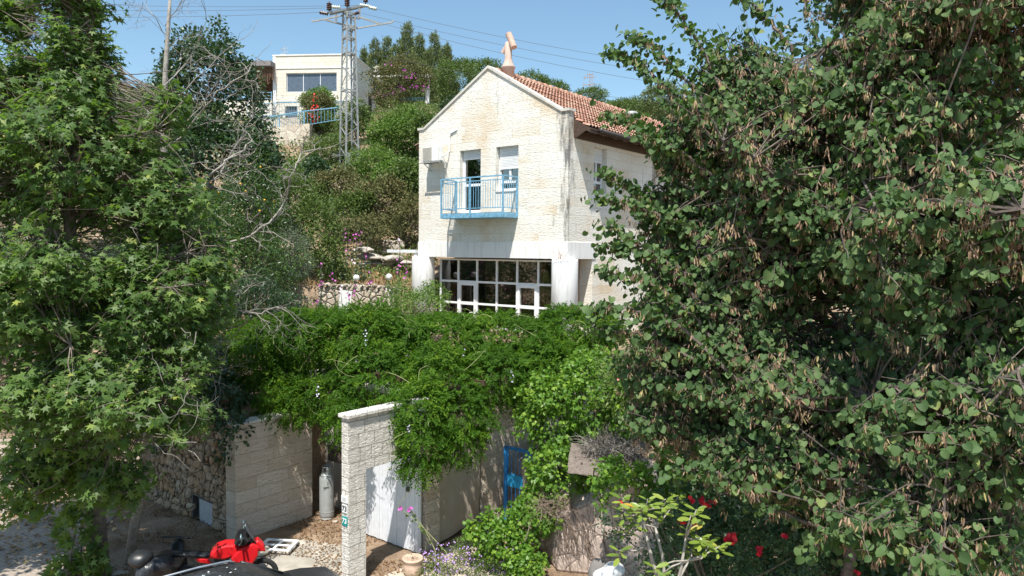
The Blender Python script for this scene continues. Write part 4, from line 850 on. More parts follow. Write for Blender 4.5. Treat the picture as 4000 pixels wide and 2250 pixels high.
k = MB(); k.tube([(-6.2, 1, 5.45), (-6.2, 1, 6.5)], .03, 5); k.beam((-6.6, 1, 6.2), (-5.8, 1, 6.3), .03); k.beam((-6.5, 1, 5.9), (-5.9, 1, 6.0), .03); k.beam((-6.5, .7, 6.2), (-6.5, 1.3, 6.2), .03); k.box(-6.5, -6.0, .8, 1.2, 5.46, 5.75); k.build('roof_aerial', M['greysteel'], HB)
pg = empty('reed_pergola', P(1065, 340, 60)*np.array([1, 1, 0])+np.array([0, 0, 17.6]), RB, 'dark pergola with hanging reed screen left of the hilltop house', 'pergola')
k = MB(); k.box(-4.2, -.02, -.3, 4, 4.35, 4.75); k.build('roof_beam', plain('grey_beam', (.22, .2, .2), .8), pg)
k = MB()
for i in range(60): k.box(-4.1+i*.07, -4.055+i*.07, .0+.3*(i % 2), .03+.3*(i % 2), 3.2+.25*math.sin(i*.7), 4.34)
k.box(-4.1, -.05, 3.8, 3.9, .8, 4.34); k.build('reed_screen', plain('reed', (.16, .09, .055), .9, var=.4), pg)
k = MB(); k.box(-4.2, -.05, -.1, .15, 0, 1.6); k.build('parapet', M['stone_far'], pg); k = MB()
for z in (1.75, 2.0, 2.25): k.beam((-4.2, 0, z), (-.05, 0, z), .05)
for x in (-4, -2.7, -1.4, -.1): k.beam((x, 0, 1.6), (x, 0, 2.3), .05)
k.build('railing', M['blue'], pg)
rt = empty('terrace_retaining_wall', P(1090, 520, 55)*np.array([1, 1, 0])+np.array([0, 0, 12.5]), RB, 'pale crazy stone retaining wall below the hilltop house', 'wall')
zt = lambda px, py, Y: float(P(px, py, Y)[2])
k = MB(); a_ = P(960, 470, 55); b_ = P(1215, 440, 55)
k.prism([(-2.9, 0), (2.8, 0), (2.8, zt(1200, 455, 55)-12.5), (.35, zt(1110, 462, 55)-12.5), (-2.9, zt(960, 480, 55)-12.5)], 0, .4)
k.prism([(-3.2, -1.5), (3.0, -1.5), (3.0, zt(1220, 490, 54)-12.5), (-3.2, zt(940, 525, 54)-12.5)], -1.6, -1.2); k.build('stone_face', M['rubfar'], rt)
k = MB(); tr = lambda px, py, Y=53.6: Vector(P(px, py, Y))-Vector((rt.location.x, rt.location.y, 12.5))
top = [tr(1010, 466), tr(1100, 450), tr(1200, 437), tr(1350, 424)]; bot = [tr(1010, 512), tr(1100, 502), tr(1200, 492), tr(1350, 470)]
for i in range(3):
    k.beam(top[i], top[i+1], .07); k.beam(bot[i], bot[i+1], .04)
    for j in range(11): t = j/11; k.beam(bot[i].lerp(bot[i+1], t), top[i].lerp(top[i+1], t), .07 if j == 0 else .022)
for i, (x, y) in enumerate(((950, 405), (1345, 398))): pass
for x0, x1 in ((950, 1180), (1180, 1342)): k.beam(tr(x0, 402, 57), tr(x1, 400, 57), .05); k.beam(tr(x0, 452, 57), tr(x1, 448, 57), .04)
for x in range(950, 1345, 10): k.beam(tr(x, 402, 57), tr(x, 450, 57), .02)
k.build('railing', M['blue'], rt)
wp = empty('white_pergola', P(1670, 395, 58)*np.array([1, 1, 0])+np.array([0, 0, 16.8]), RB, 'white beam pergola on a square white post behind the bougainvillea', 'pergola')
zz = lambda py: float(P(1670, py, 58)[2])-16.8
k = MB(); k.box(-.14, .14, -.14, .14, zz(405), zz(305)); k.box(-.2, .2, -.2, .2, zz(305), zz(298)); k.build('post', M['white'], wp); k = MB(); k.box(-4.4, .3, -.1, .1, zz(298), zz(292)); k.box(-4.4, -4.2, .1, 3, zz(298), zz(293)); k.build('beam', M['white'], wp)
k = MB(); 
for i in range(26): k.beam((-2.2+i*.09, .2, zz(392)), (-2.2+i*.09, .2, zz(378)), .025)
k.beam((-2.2, .2, zz(380)), (.1, .2, zz(380)), .04); k.build('railing', M['blue'], wp)
sc_ = empty('stone_chimney', P(1473, 285, 66), 0, 'small stone chimney pot right of the hilltop house roof', 'chimney'); k = MB(); k.lathe([(.22, -1), (.2, .0), (.3, .05), (.3, .12), (.16, .3), (.16, .4), (.34, .45), (.1, .62)], (0, 0, 0), 12); k.build('stack', M['stone_far'], sc_, True)
# neighbours half hidden by the plane tree
nh = empty('neighbour_house', P(330, 330, 62), .1, 'pale house with a long flat roof seen through the plane tree', 'house')
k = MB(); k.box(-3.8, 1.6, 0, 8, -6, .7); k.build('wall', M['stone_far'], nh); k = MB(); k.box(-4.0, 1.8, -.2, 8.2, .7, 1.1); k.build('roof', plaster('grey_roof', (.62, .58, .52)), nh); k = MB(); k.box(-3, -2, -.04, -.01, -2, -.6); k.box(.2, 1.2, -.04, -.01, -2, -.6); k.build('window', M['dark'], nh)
nh = empty('tile_roof_house', P(60, 330, 48), .3, 'house with an orange tiled roof at the far left edge', 'house')
k = MB(); k.box(-5, 1.5, 0, 6, -6, -.2); k.build('wall', M['stone_far'], nh); k = MB(); k.prism([(-5.4, -.2), (1.9, -.2), (-1.7, 1.6)], -.4, 6.4); k.build('roof', M['tile'], nh); k = MB(); k.beam((1.95, -.5, -.2), (-1.7, -.5, 1.7), .2, .25); k.build('verge', M['white'], nh)
# far aerial mast
am = empty('aerial_mast', P(2307, 400, 85), 0, 'thin red and white aerial mast on the skyline behind the roof', 'aerial'); k = MB(); Ht = 110/FPX*85
for s in (-.15, .15): k.beam((s, 0, 0), (s, 0, Ht), .05)
for i in range(12): k.beam((-.15 if i % 2 else .15, 0, Ht*i/12), (.15 if i % 2 else -.15, 0, Ht*(i+1)/12), .03)
for z, w in ((Ht*.95, .5), (Ht*.85, .9), (Ht*.6, 1.0)): k.beam((-w, 0, z), (w*.6, 0, z+.1), .07); k.beam((-w*.8, 0, z-.2), (-w*.8, 0, z+.3), .05)
k.build('lattice', plain('aerial_rust', (.35, .25, .22), .6), am)

# ------------------------------------------------------------------ garden terraces behind the court
def slab_wall(name, px, py, Y, w, h, d, mat, label, rz=0.0, cat='wall'):
    p = P(px, py, Y); r = empty(name, (p[0], p[1], p[2]-h), rz, label, cat)
    k = MB(); k.box(-w/2, w/2, 0, d, 0, h*.94)
    rs = np.random.default_rng(int(px))
    for i in range(int(w/.24)): blob(k, (-w/2+.12+i*.24, d*.4, h*.96), (.15, d*.6, .07+.05*rs.random()), 1, .2, i)
    k.build('stone_face', mat, r); return r
slab_wall('garden_wall', 1390, 1112, 28.6, 3.1, 1.65, .5, M['rub2'], 'low dry stone garden wall left of the house behind hollyhocks', -.12)
slab_wall('upper_garden_wall', 1518, 942, 34.5, 1.5, .6, .4, M['rub2'], 'short stone wall higher up near the corner of the house', .1)
k = MB(); rs = np.random.default_rng(77)
for i in range(9): blob(k, (rs.uniform(-.8, 1.0), rs.uniform(-.1, .5), rs.uniform(-.6, .25)), (rs.uniform(.4, .75), .4, rs.uniform(.10, .18)), 2, .3, 80+i)
o = k.build('rock_outcrop', plain('grey_rock', (.40, .36, .31), .95, var=.5, bump=1, scale=4)); p = P(1480, 985, 32); o.location = tuple(p); tag(o, 'cracked grey rock outcrop under the white canopy beam', 'rock')
for i, (x, y, Y, lb) in enumerate(((1392, 1085, 28.8, 'white globe lamp standing among hollyhocks on the garden wall'), (1519, 1082, 28.2, 'white globe lamp nearest the left column of the house'))):
    p = P(x, y, Y); g_ = empty('globe_lamp', p, 0, lb, 'lamp', 'globe lamps in the garden'); k = MB(); k.lathe([(.02, -.13)]+[(.13*math.sin(t), -.13*math.cos(t)) for t in np.linspace(.15, math.pi-.05, 10)], (0, 0, 0), 16); k.build('globe', M['globe'], g_, True); k = MB(); k.tube([(0, 0, -.6), (0, 0, -.16)], .03, 8); k.build('post', M['darksteel'], g_)
p = P(1346, 1190, 28); bd = empty('white_board', p, .2, 'leaning white board in front of the low garden wall', 'board'); k = MB(); k.box(-.22, .22, 0, .04, -.6, .55); k.build('panel', M['signwhite'], bd); bd.rotation_euler = (0, .12, .2)

# ------------------------------------------------------------------ trees and plants
def branches(nodes_from, targets, rg, arch=.25, step=.35):
    """limb paths from trunk nodes to targets; returns list of polylines"""
    out = []
    for t in targets:
        d = np.linalg.norm(nodes_from-t, axis=1)*rg.uniform(.7, 1.45, len(nodes_from))+np.maximum(0, nodes_from[:, 2]-t[2]+.6)*1.5; a = nodes_from[np.argmin(d)]
        L = np.linalg.norm(t-a); n = max(4, int(L/step)); mid = (a+t)/2+np.array([0, 0, arch*L*.5])+rg.normal(size=3)*L*.06
        ts = np.linspace(0, 1, n)[:, None]; out.append((1-ts)**2*a+2*ts*(1-ts)*mid+ts**2*t+rg.normal(size=(n, 3))*.015*L*np.sin(ts*math.pi))
    return out
def spray_tree(root, lumps, trunk, n_limb, n_spray, per, size, tpl, lmat, bmat, seed, twig_len=.7, gap=.055, lr=.05, droop=.5, facing=(0, -.5, .8), inner=.35, pods=0, arch=.25, spread=.07, tw=.008, tonal=.25, crown='crown', cam_clear=2.6, axis_out=.4, podsize=.1):
    rg = np.random.default_rng(seed); base = np.array(root.location); tr = np.array(trunk, float)
    tk = MB(); r0 = [.5*lr*4*(1-.75*i/(len(tr)-1)) for i in range(len(tr))]; tk.tube(tr-base, r0, 12)
    fine = np.concatenate([np.linspace(tr[i], tr[i+1], 8) for i in range(len(tr)-1)])
    tg, tn = shell_pts(lumps, n_limb, .3, .2, rg); tg = tg[tg[:, 2] > .4]
    limbs = branches(fine[len(fine)//4:], tg, rg, arch)
    for l_ in limbs: tk.tube(l_-base, np.linspace(min(lr*.8, .045), min(lr*.16, .012), len(l_)), 5, False)
    nodes = np.concatenate(limbs+[fine[len(fine)//3:]])
    tip, tn = shell_pts(lumps, int(n_spray*1.45), inner, .25, rg); q_ = tip*2.1+seed; nz = np.sin(q_[:, 0]+1.7*np.sin(q_[:, 1]))*np.sin(q_[:, 2]*1.3+1.3*np.sin(q_[:, 0]*.8))+.5*np.sin(q_[:, 1]*2.3+q_[:, 2]*1.9); kp = rg.random(len(tip)) < np.clip(.72+.55*nz, .12, 1); tip, tn = tip[kp], tn[kp]
    ok = (tip[:, 2] > .5) & (np.linalg.norm(tip-np.array([0, 0, HCAM]), axis=1) > cam_clear); tip, tn = tip[ok], tn[ok]
    cnt = np.zeros(len(nodes)); PP, AX, NO, TO, SZ = [], [], [], [], []; PD, PA = [], []; tw_ = MB(); fac = np.array(facing, float)
    for i in range(len(tip)):
        d = np.linalg.norm(nodes-tip[i], axis=1)*rg.uniform(.75, 1.3, len(nodes))+.14*cnt; j_ = np.argmin(d); cnt[j_] += 1; a = nodes[j_]; v = tip[i]-a; L = np.linalg.norm(v)+1e-6
        if L > 1.6: a = tip[i]-v/L*1.6; v = tip[i]-a; L = 1.6
        dirn = nrm(v/L*.6+tn[i]*.5+rg.normal(size=3)*.35+np.array([0, 0, .1])); n_ = 5
        q0 = tip[i]-dirn*min(twig_len, .9*L+.25); 
        path = np.array([a, a*.45+q0*.55+rg.normal(size=3)*.03, q0, (q0+tip[i])/2+np.array([0, 0, .03]), tip[i]])
        tw_.tube(path-base, [tw*1.6, tw*1.3, tw, tw*.7, tw*.35], 3, False)
        k_ = max(3, int(per*rg.uniform(.6, 1.3))); t_ = np.linspace(0, 1, k_)[:, None]; pts = (1-t_)*q0+t_*tip[i]
        side = nrm(np.cross(dirn, [0, 0, 1])+1e-6); sg = np.where(np.arange(k_) % 2, 1, -1)[:, None]
        ax = nrm(side*sg*.8+dirn*axis_out+np.array([0, 0, -droop])+rg.normal(size=(k_, 3))*.3)
        PP.append(pts+ax*spread*.6+rg.normal(size=(k_, 3))*spread*.5); AX.append(ax); NO.append(nrm(fac+tn[i]*.5+rg.normal(size=(k_, 3))*.5))
        TO.append(np.clip(rg.normal(.48, tonal*.5)+rg.normal(0, .16, k_), 0, 1)); SZ.append(size*rg.uniform(.55, 1.3, k_)*(np.where(t_[:, 0] > .85, .75, 1)))
        if pods and rg.random() < pods[1]:
            m_ = rg.integers(pods[0]//2, pods[0]+1); tt = rg.uniform(-.5, .55, m_)[:, None]; c0 = (1-tt)*q0+tt*tip[i]
            for g_ in range(2): c0 = np.where(rg.random((m_, 1)) < .5, np.round(tt*2.5)/2.5*(tip[i]-q0)+q0, c0)
            ax = nrm(np.array([0, 0, -1.])+rg.normal(size=(m_, 3))*.28); PD.append(c0+rg.normal(size=(m_, 3))*.02+ax*.03+(tn[i]*.5+np.array([0, -.6, .1]))*.07); PA.append(ax)
    tk.build('trunk', bmat, root, True); tw_.build('twigs', bmat, root)
    PP = np.concatenate(PP)-base
    leaves(crown, lmat, PP, np.concatenate(AX), np.concatenate(NO), np.concatenate(SZ), tpl, root, np.concatenate(TO))
    if PD:
        PD = np.concatenate(PD)-base; PA = np.concatenate(PA); n_ = len(PD); leaves('seed_pods', M['pod'], PD, PA, rg.normal(size=(n_, 3))*.6+np.array([0, -.6, .2]), podsize*rg.uniform(.7, 1.25, n_), 'pod', root)
    return len(PP)

# the big Judas tree on the right
def px_l(x, y, Y, rx, rz, ry): return lump_px(x, y, Y, rx, rz, ry)
JL = [px_l(3350, 560, 9.5, 620, 500, 1.9), px_l(2850, 450, 10.2, 270, 310, 1.1), px_l(3000, 950, 9.6, 420, 380, 1.4), px_l(2660, 1000, 10.4, 170, 300, .9), px_l(3650, 900, 7.6, 480, 520, 1.5),
      px_l(2850, 1380, 9.6, 300, 260, 1.1), px_l(3300, 1500, 8.6, 470, 260, 1.3), px_l(3750, 1650, 6.9, 380, 330, 1.1), px_l(3050, 1790, 8.6, 380, 160, .9), px_l(3550, 2050, 6.8, 420, 200, .9),
      px_l(3750, 150, 8.2, 480, 380, 1.6), px_l(3500, -100, 9.6, 300, 230, 1.3), px_l(2660, 1360, 10.2, 150, 160, .7), px_l(2680, 1640, 9.8, 150, 110, .6), px_l(2590, 900, 10.3, 110, 230, .7), px_l(2560, 1250, 10.1, 130, 130, .6), px_l(2600, 1500, 9.9, 130, 110, .6), px_l(2620, 560, 10.4, 90, 120, .6), px_l(2490, 1420, 9.8, 120, 110, .5), px_l(2530, 1620, 9.6, 120, 90, .5), px_l(3960, 1250, 7.5, 260, 420, 1.2)]
jr = empty('judas_tree', (4.9, 10.4, 0), 0, 'large Judas tree with round dark leaves and hanging brown seed pods filling the right side', 'tree')
trunk = [(4.9, 10.4, 0), (4.8, 10.3, 1.6), (4.95, 10.1, 3.4), (5.2, 9.9, 5.6), (4.8, 9.6, 8.2), (4.6, 9.6, 10.6)]
nj = spray_tree(jr, JL, trunk, 85, 5200, 12, .084, 'judas', M['L_judas'], M['bark_dark'], 11, .5, lr=.055, droop=.75, pods=(40, .75), arch=.15, inner=.45, axis_out=.25, facing=(-.1, -.35, .85), podsize=.07)
# long separate boughs reaching out of the crown
def bough(root, pts, r, per_m, size, tpl, lm, bm, seed, mb, out, pods=0, droop=.6, spread=.10):
    rg = np.random.default_rng(seed); pts = np.array(pts); base = np.array(root.location)
    seg = np.concatenate([np.linspace(pts[i], pts[i+1], 10, endpoint=False) for i in range(len(pts)-1)]+[pts[-1:]]); seg = seg+rg.normal(size=seg.shape)*.012
    mb.tube(seg-base, np.linspace(r, r*.2, len(seg)), 5, False)
    d = nrm(np.gradient(seg, axis=0)); L = np.linalg.norm(np.diff(seg, axis=0), axis=1).sum(); n_ = int(L*per_m)
    t = rg.random(n_)**.75*(len(seg)-1); i0 = t.astype(int).clip(0, len(seg)-2); f_ = (t-i0)[:, None]; c0 = seg[i0]*(1-f_)+seg[i0+1]*f_
    side = nrm(np.cross(d[i0], [0, 0, 1.0])); sg = rg.choice([-1, 1], (n_, 1)); ax = nrm(side*sg*.7+d[i0]*.3+np.array([0, 0, -droop])+rg.normal(size=(n_, 3))*.35)
    out.append((c0+rg.normal(size=(n_, 3))*spread*np.array([1, 1, .7])-base, ax, nrm(np.array([-.1, -.35, .85])+rg.normal(size=(n_, 3))*.5), size*rg.uniform(.7, 1.2, n_), np.clip(rg.normal(.5, .2, n_), 0, 1)))
    if pods:
        m_ = int(L*pods); t = rg.random(m_)**.9*(len(seg)-3); i0 = t.astype(int); return seg[i0]-base+rg.normal(size=(m_, 3))*.025
    return np.zeros((0, 3))
bo, bm_ = [], MB(); pdl = []
for i, (pl, Y0_, Y1_) in enumerate([
    ([(2900, 1150), (2650, 880), (2500, 760), (2345, 660)], 9.6, 10.4), ([(2900, 1250), (2700, 900), (2480, 800), (2325, 775)], 9.4, 10.1), ([(2900, 800), (2640, 600), (2500, 470), (2355, 455)], 9.6, 10.6),
    ([(2900, 700), (2680, 420), (2520, 260), (2385, 190)], 9.6, 10.6), ([(2860, 600), (2700, 330), (2560, 180), (2450, 135)], 9.6, 10.5), ([(2900, 500), (2750, 200), (2640, 40), (2590, -20)], 9.6, 10.4),
    ([(2900, 1300), (2650, 1050), (2500, 960), (2350, 870)], 9.2, 9.9), ([(2900, 1400), (2650, 1080), (2480, 980), (2345, 960)], 9.2, 9.9), ([(2900, 1450), (2650, 1180), (2500, 1080), (2345, 1055)], 9.0, 9.8),
    ([(2900, 1500), (2650, 1270), (2450, 1200), (2260, 1210)], 8.8, 9.3), ([(2900, 1620), (2700, 1400), (2500, 1300), (2330, 1290)], 8.8, 9.4), ([(3000, 900), (2800, 700), (2620, 560), (2480, 520)], 9.2, 10.0),
    ([(3100, 200), (2990, 60), (2920, 0), (2880, -60)], 9.2, 9.6), ([(3300, 2100), (3000, 1980), (2800, 1850), (2620, 1830)], 8.0, 8.6), ([(3200, 1750), (2900, 1600), (2700, 1530), (2560, 1500)], 8.4, 9.2), ([(3700, 2150), (3500, 2100), (3300, 2080), (3150, 2150)], 6.6, 7.2)]):
    pts = [P(x, y, Y0_+(Y1_-Y0_)*j/(len(pl)-1)) for j, (x, y) in enumerate(pl)]
    pdl.append(bough(jr, pts, .028, 80, .084, 'judas', None, None, 100+i, bm_, bo, 95, .7, .085))
bm_.build('boughs', M['bark_dark'], jr)
A = [np.concatenate([q[j] for q in bo]) for j in range(5)]
leaves('crown', M['L_judas'], A[0], A[1], A[2], A[3], 'judas', jr, A[4])
A = np.concatenate(pdl); n_ = len(A); leaves('seed_pods', M['pod'], A, nrm(np.array([0, 0, -1.])+rng.normal(size=(n_, 3))*.28), rng.normal(size=(n_, 3))*.6+np.array([0, -.6, .2]), .07*rng.uniform(.7, 1.25, n_), 'pod', jr)
print('judas leaves', nj)

# broad dark shrub mass in the shade below the Judas tree
def bush(name, lumps, n_clump, per, rc, size, tpl, mat, label, cat='shrub', seed=1, group=None, stems=8, bark='twig', base=None, droop=.2, inner=.55, tonal=.3, crown='foliage'):
    c0 = np.mean([c for c, r in lumps], axis=0); zmin = min(c[2]-r[2] for c, r in lumps)
    b0 = np.array(base) if base is not None else np.array([c0[0], c0[1], zmin])
    r_ = empty(name, b0, 0, label, cat, group); rg = np.random.default_rng(seed)
    lm = [(c-b0, r) for c, r in lumps]
    if stems:
        k = MB(); tg, _ = shell_pts(lm, stems, .3, .3, rg)
        for t in tg: k.tube([rg.normal(size=3)*[.1, .1, 0], t*.4+rg.normal(size=3)*.08, t*.75+rg.normal(size=3)*.08, t], [.035, .025, .015, .006], 5, False)
        k.build('stems', M[bark], r_, True)
    cloud(crown, mat, lm, n_clump, per, rc, size, tpl, r_, droop, inner, .2, seed, tonal=tonal)
    return r_
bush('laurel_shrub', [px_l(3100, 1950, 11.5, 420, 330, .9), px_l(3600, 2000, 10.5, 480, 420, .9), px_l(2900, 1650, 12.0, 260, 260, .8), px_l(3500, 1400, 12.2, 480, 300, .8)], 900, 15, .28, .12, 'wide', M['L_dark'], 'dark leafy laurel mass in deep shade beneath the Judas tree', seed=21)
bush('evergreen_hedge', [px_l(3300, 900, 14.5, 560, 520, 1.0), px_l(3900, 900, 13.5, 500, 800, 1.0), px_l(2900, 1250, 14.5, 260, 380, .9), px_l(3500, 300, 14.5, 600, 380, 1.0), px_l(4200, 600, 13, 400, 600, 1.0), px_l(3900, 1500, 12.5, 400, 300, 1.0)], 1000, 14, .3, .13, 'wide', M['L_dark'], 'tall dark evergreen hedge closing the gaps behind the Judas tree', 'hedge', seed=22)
bush('pink_flowering_shrub', [px_l(2480, 1500, 14.5, 160, 150, .7), px_l(2560, 1400, 15, 120, 110, .6)], 240, 16, .2, .07, 'leaf', M['L_mid'], 'loose green shrub with small pink blossoms right of the light green ivy', seed=23)
k = MB(); rs = np.random.default_rng(31); pts = np.array([P(rs.normal(2510, 45), rs.normal(1490, 40), 13.7) for _ in range(34)])
leaves('blossoms', plain('coral_blossom', (.65, .2, .22), .6), pts-np.array(bpy.data.objects['pink_flowering_shrub'].location), rs.normal(size=(len(pts), 3)), np.array([0, -1, .4])+rs.normal(size=(len(pts), 3))*.4, .05, 'petal', bpy.data.objects['pink_flowering_shrub'])
bush('yellow_green_shrub', [px_l(2620, 1170, 18, 110, 180, .7)], 120, 16, .25, .09, 'leaf', M['L_bright'], 'yellow green shrub against the side wall of the house', seed=24)

# rose bush, magnolia sapling
rb_ = bush('rose_bush', [px_l(2560, 2080, 11.2, 180, 170, .6), px_l(2820, 2060, 11.0, 200, 170, .6), px_l(2700, 2250, 10.6, 260, 170, .6), px_l(3050, 2180, 10.4, 200, 130, .5)], 520, 15, .16, .05, 'wide', M['L_rose'], 'grey green rose bush with scarlet blooms behind the magnolia sapling', seed=25, stems=14)
fl = [(2735, 1955), (2745, 1965), (2770, 1970), (2760, 1980), (2790, 1962), (2700, 1955), (2665, 2045), (2715, 2050), (2845, 2095), (2862, 2110), (2838, 2112), (2855, 2122), (2868, 2098), (2966, 2152), (2970, 2160), (3205, 2065), (3220, 2070), (2425, 1960), (3350, 2235), (3070, 2095)]
fp = np.array([P(x, y, 10.05 if y > 2080 else 10.3) for x, y in fl for _ in range(4)])+rng.normal(size=(80, 3))*.02
leaves('blooms', M['rosered'], fp-np.array(rb_.location), rng.normal(size=(80, 3)), np.array([0, -1, .5])+rng.normal(size=(80, 3))*.6, .075, 'petal', rb_)
mg = empty('magnolia_sapling', P(2610, 2600, 8.6), 0, 'magnolia sapling with bare pale branches and glossy yellow green leaf rosettes', 'sapling')
mb_ = np.array(mg.location); tips = [(2430, 1945), (2480, 2040), (2510, 1985), (2440, 2000), (2440, 2060), (2530, 1950), (2590, 1985), (2470, 1990), (2600, 1950), (2700, 2010), (2690, 2070), (2760, 2120), (2810, 2135), (2700, 2140), (2560, 2215), (2590, 2240), (2650, 1940), (2720, 1990), (2420, 2150), (2780, 2110), (2740, 2100)]
k = MB(); forks = {0: P(2500, 2000, 8.7), 1: P(2560, 2060, 8.7), 2: P(2680, 2100, 8.5), 3: P(2690, 2190, 8.5), 4: P(2530, 2130, 8.7)}; root_ = P(2610, 2400, 8.6)
for f_ in forks.values(): k.tube([np.zeros(3), root_-mb_, (root_*.4+f_*.6)+rng.normal(size=3)*.03-mb_, f_-mb_], [.03, .028, .02, .014], 7)
LP, LA, LN = [], [], []
for i, (x, y) in enumerate(tips):
    t = P(x, y, 8.5+.25*math.sin(i*2.1)); f_ = min(forks.values(), key=lambda q: np.linalg.norm(q-t)+(2 if q[2] > t[2]+.05 else 0)); mid = (f_+t)/2+rng.normal(size=3)*.03-np.array([0, 0, .02]); k.tube([f_-mb_, mid-mb_, t-mb_], [.013, .010, .006], 6)
    for j in range(8):
        a_ = j*2.4; d_ = np.array([math.cos(a_), math.sin(a_)*.8-.1, .35-.09*j]); LP.append(t+d_*.012-np.array([0, 0, .012*j])); LA.append(d_); LN.append(np.array([0, -.3, 1])+rng.normal(size=3)*.25)
k.build('branches', M['bark_pale'], mg, True); LP = np.array(LP)-mb_; n_ = len(LP)
leaves('rosettes', M['L_magnolia'], LP, np.array(LA), np.array(LN), .15*rng.uniform(.6, 1.15, n_), 'mag', mg)

# light green ivy over the court wall and bush below, dark ivy on the left
bush('ivy', [px_l(2260, 1560, 16.6, 200, 150, .7), px_l(2150, 1640, 16.6, 130, 120, .6), px_l(2330, 1480, 16.8, 150, 110, .6), px_l(2200, 1850, 16.2, 160, 130, .6), px_l(2130, 1930, 16.2, 90, 90, .4), px_l(2410, 1600, 16, 110, 130, .5), px_l(2300, 1750, 16.6, 90, 90, .5)], 760, 18, .2, .082, 'ivy', M['L_ivy'], 'large light green ivy tumbling over the court wall right of the wisteria', 'ivy', 26, base=(1.6, 17.2, 0), droop=.7, inner=.7, stems=20)
bush('ivy_bush', [px_l(2040, 2020, 15.8, 90, 70, .4), px_l(1920, 2080, 15.6, 110, 70, .4), px_l(1980, 2150, 15.4, 110, 90, .4), px_l(2060, 2220, 15.0, 70, 70, .3), px_l(2110, 2030, 15.7, 70, 60, .3)], 300, 15, .16, .078, 'ivy', M['L_ivy'], 'low light green ivy clump growing over the flower bed below the blue gate', 'ivy', 27, droop=.6, inner=.6)
bush('climbing_ivy', [px_l(2480, 1880, 13.6, 70, 80, .25), px_l(2350, 1900, 14.0, 40, 90, .2), px_l(2640, 1830, 13.5, 110, 110, .3), px_l(2560, 1950, 13.4, 60, 60, .2), px_l(2400, 1830, 14.2, 40, 50, .2)], 210, 12, .14, .075, 'ivy', M['L_ivy'], 'ivy shoots hanging around the edge of the shingle roof', 'ivy', 28, droop=.8)
bush('wall_ivy', [px_l(905, 1700, 17.2, 70, 110, .4), px_l(860, 1560, 17.8, 110, 120, .6), px_l(760, 1450, 18.5, 140, 160, .8), px_l(640, 1600, 19, 160, 160, .8)], 420, 16, .18, .085, 'ivy', M['L_dark'], 'dark ivy hanging over the left end of the stone wall', 'ivy', 29, droop=.8)
bed = bush('lantana_bed', [px_l(1820, 2190, 15.6, 150, 55, .45), px_l(1700, 2225, 15.3, 90, 35, .4), px_l(1930, 2240, 15.2, 110, 60, .4), px_l(1860, 2130, 16.0, 90, 40, .4)], 420, 14, .13, .045, 'leaf', M['L_mid'], 'low bed of lantana with tiny lilac flowers in front of the white gate', 'flower bed', 30, stems=0)
rs = np.random.default_rng(33); fp = []
for i in range(130):
    c_ = P(rs.uniform(1650, 2010), rs.uniform(2125, 2245), 15.25)+rs.normal(size=3)*.05; fp += [c_+rs.normal(size=3)*.02 for _ in range(3)]
fp = np.array(fp); n_ = len(fp); leaves('flowers', M['lilac'], fp-np.array(bed.location), rs.normal(size=(n_, 3)), np.array([0, -.8, .8])+rs.normal(size=(n_, 3))*.4, .032, 'petal', bed)

# wisteria over its pergola: compound leaves hanging in sheets
wi = empty('wisteria', (-1.2, 17.2, 0), 0, 'dense green wisteria spilling over the pergola in front of the house', 'climbing plant'); wb_ = np.array(wi.location)
WL = [px_l(1150, 1330, 19.5, 190, 110, 1.2), px_l(1420, 1330, 19.4, 230, 110, 1.3), px_l(1720, 1350, 19.4, 230, 110, 1.3), px_l(2000, 1330, 19.6, 220, 100, 1.2), px_l(2250, 1290, 19.8, 160, 80, 1.0),
      px_l(1060, 1500, 18.8, 130, 100, .6), px_l(1260, 1550, 18.0, 140, 80, .5), px_l(1470, 1480, 17.8, 150, 90, .6), px_l(1710, 1470, 17.2, 130, 110, .7), px_l(1960, 1460, 17.6, 160, 90, .7), px_l(2150, 1420, 18.2, 140, 90, .7),
      px_l(1120, 1600, 18.0, 110, 50, .4), px_l(1340, 1640, 16.6, 50, 90, .35), px_l(1640, 1600, 16.0, 130, 110, .55), px_l(1790, 1620, 16.2, 140, 110, .55), px_l(1650, 1720, 15.7, 110, 100, .45), px_l(1800, 1720, 15.9, 80, 70, .35), px_l(1640, 1820, 15.5, 60, 50, .25), px_l(2060, 1560, 17.6, 60, 60, .3), px_l(1010, 1400, 19.0, 90, 120, .8), px_l(1300, 1290, 20.8, 330, 70, 1.0), px_l(1850, 1300, 20.8, 330, 60, 1.0), px_l(2250, 1270, 21.0, 150, 60, .9)]
rg = np.random.default_rng(40); NC = 19000; cp_, cn_ = shell_pts(WL, NC, .72, .25, rg); NL = 11
ok = np.linalg.norm(cp_-np.array([0, 0, HCAM]), axis=1) > 3; cp_, cn_ = cp_[ok], cn_[ok]; NC = len(cp_)
wob = np.sin(cp_[:, 0]*3.1+cp_[:, 2]*2)*np.sin(cp_[:, 2]*4.1+cp_[:, 0])
rd = nrm(cn_*.7+np.array([0, -.15, -.25])+rg.normal(size=(NC, 3))*.35); rd[cn_[:, 2] > .6, 2] += .45; rd = nrm(rd)
t_ = np.linspace(.12, 1, NL)[None, :, None]; Lr = .24*rg.uniform(.7, 1.3, (NC, 1, 1)); sd = nrm(np.cross(rd, cn_+rg.normal(size=(NC, 3))*.3))[:, None, :]
sg = np.where(np.arange(NL) % 2, 1, -1)[None, :, None]; pos = cp_[:, None]+rd[:, None]*Lr*t_+np.array([0, 0, -.10])*t_**2*Lr*3
ax = sd*sg*.9+rd[:, None]*.55+np.array([0, 0, -.25]); ax = ax+rg.normal(size=ax.shape)*.15
no = np.repeat((cn_*.6+np.array([0, -.3, .6])+rg.normal(size=(NC, 3))*.3)[:, None], NL, 1)+rg.normal(size=ax.shape)*.3
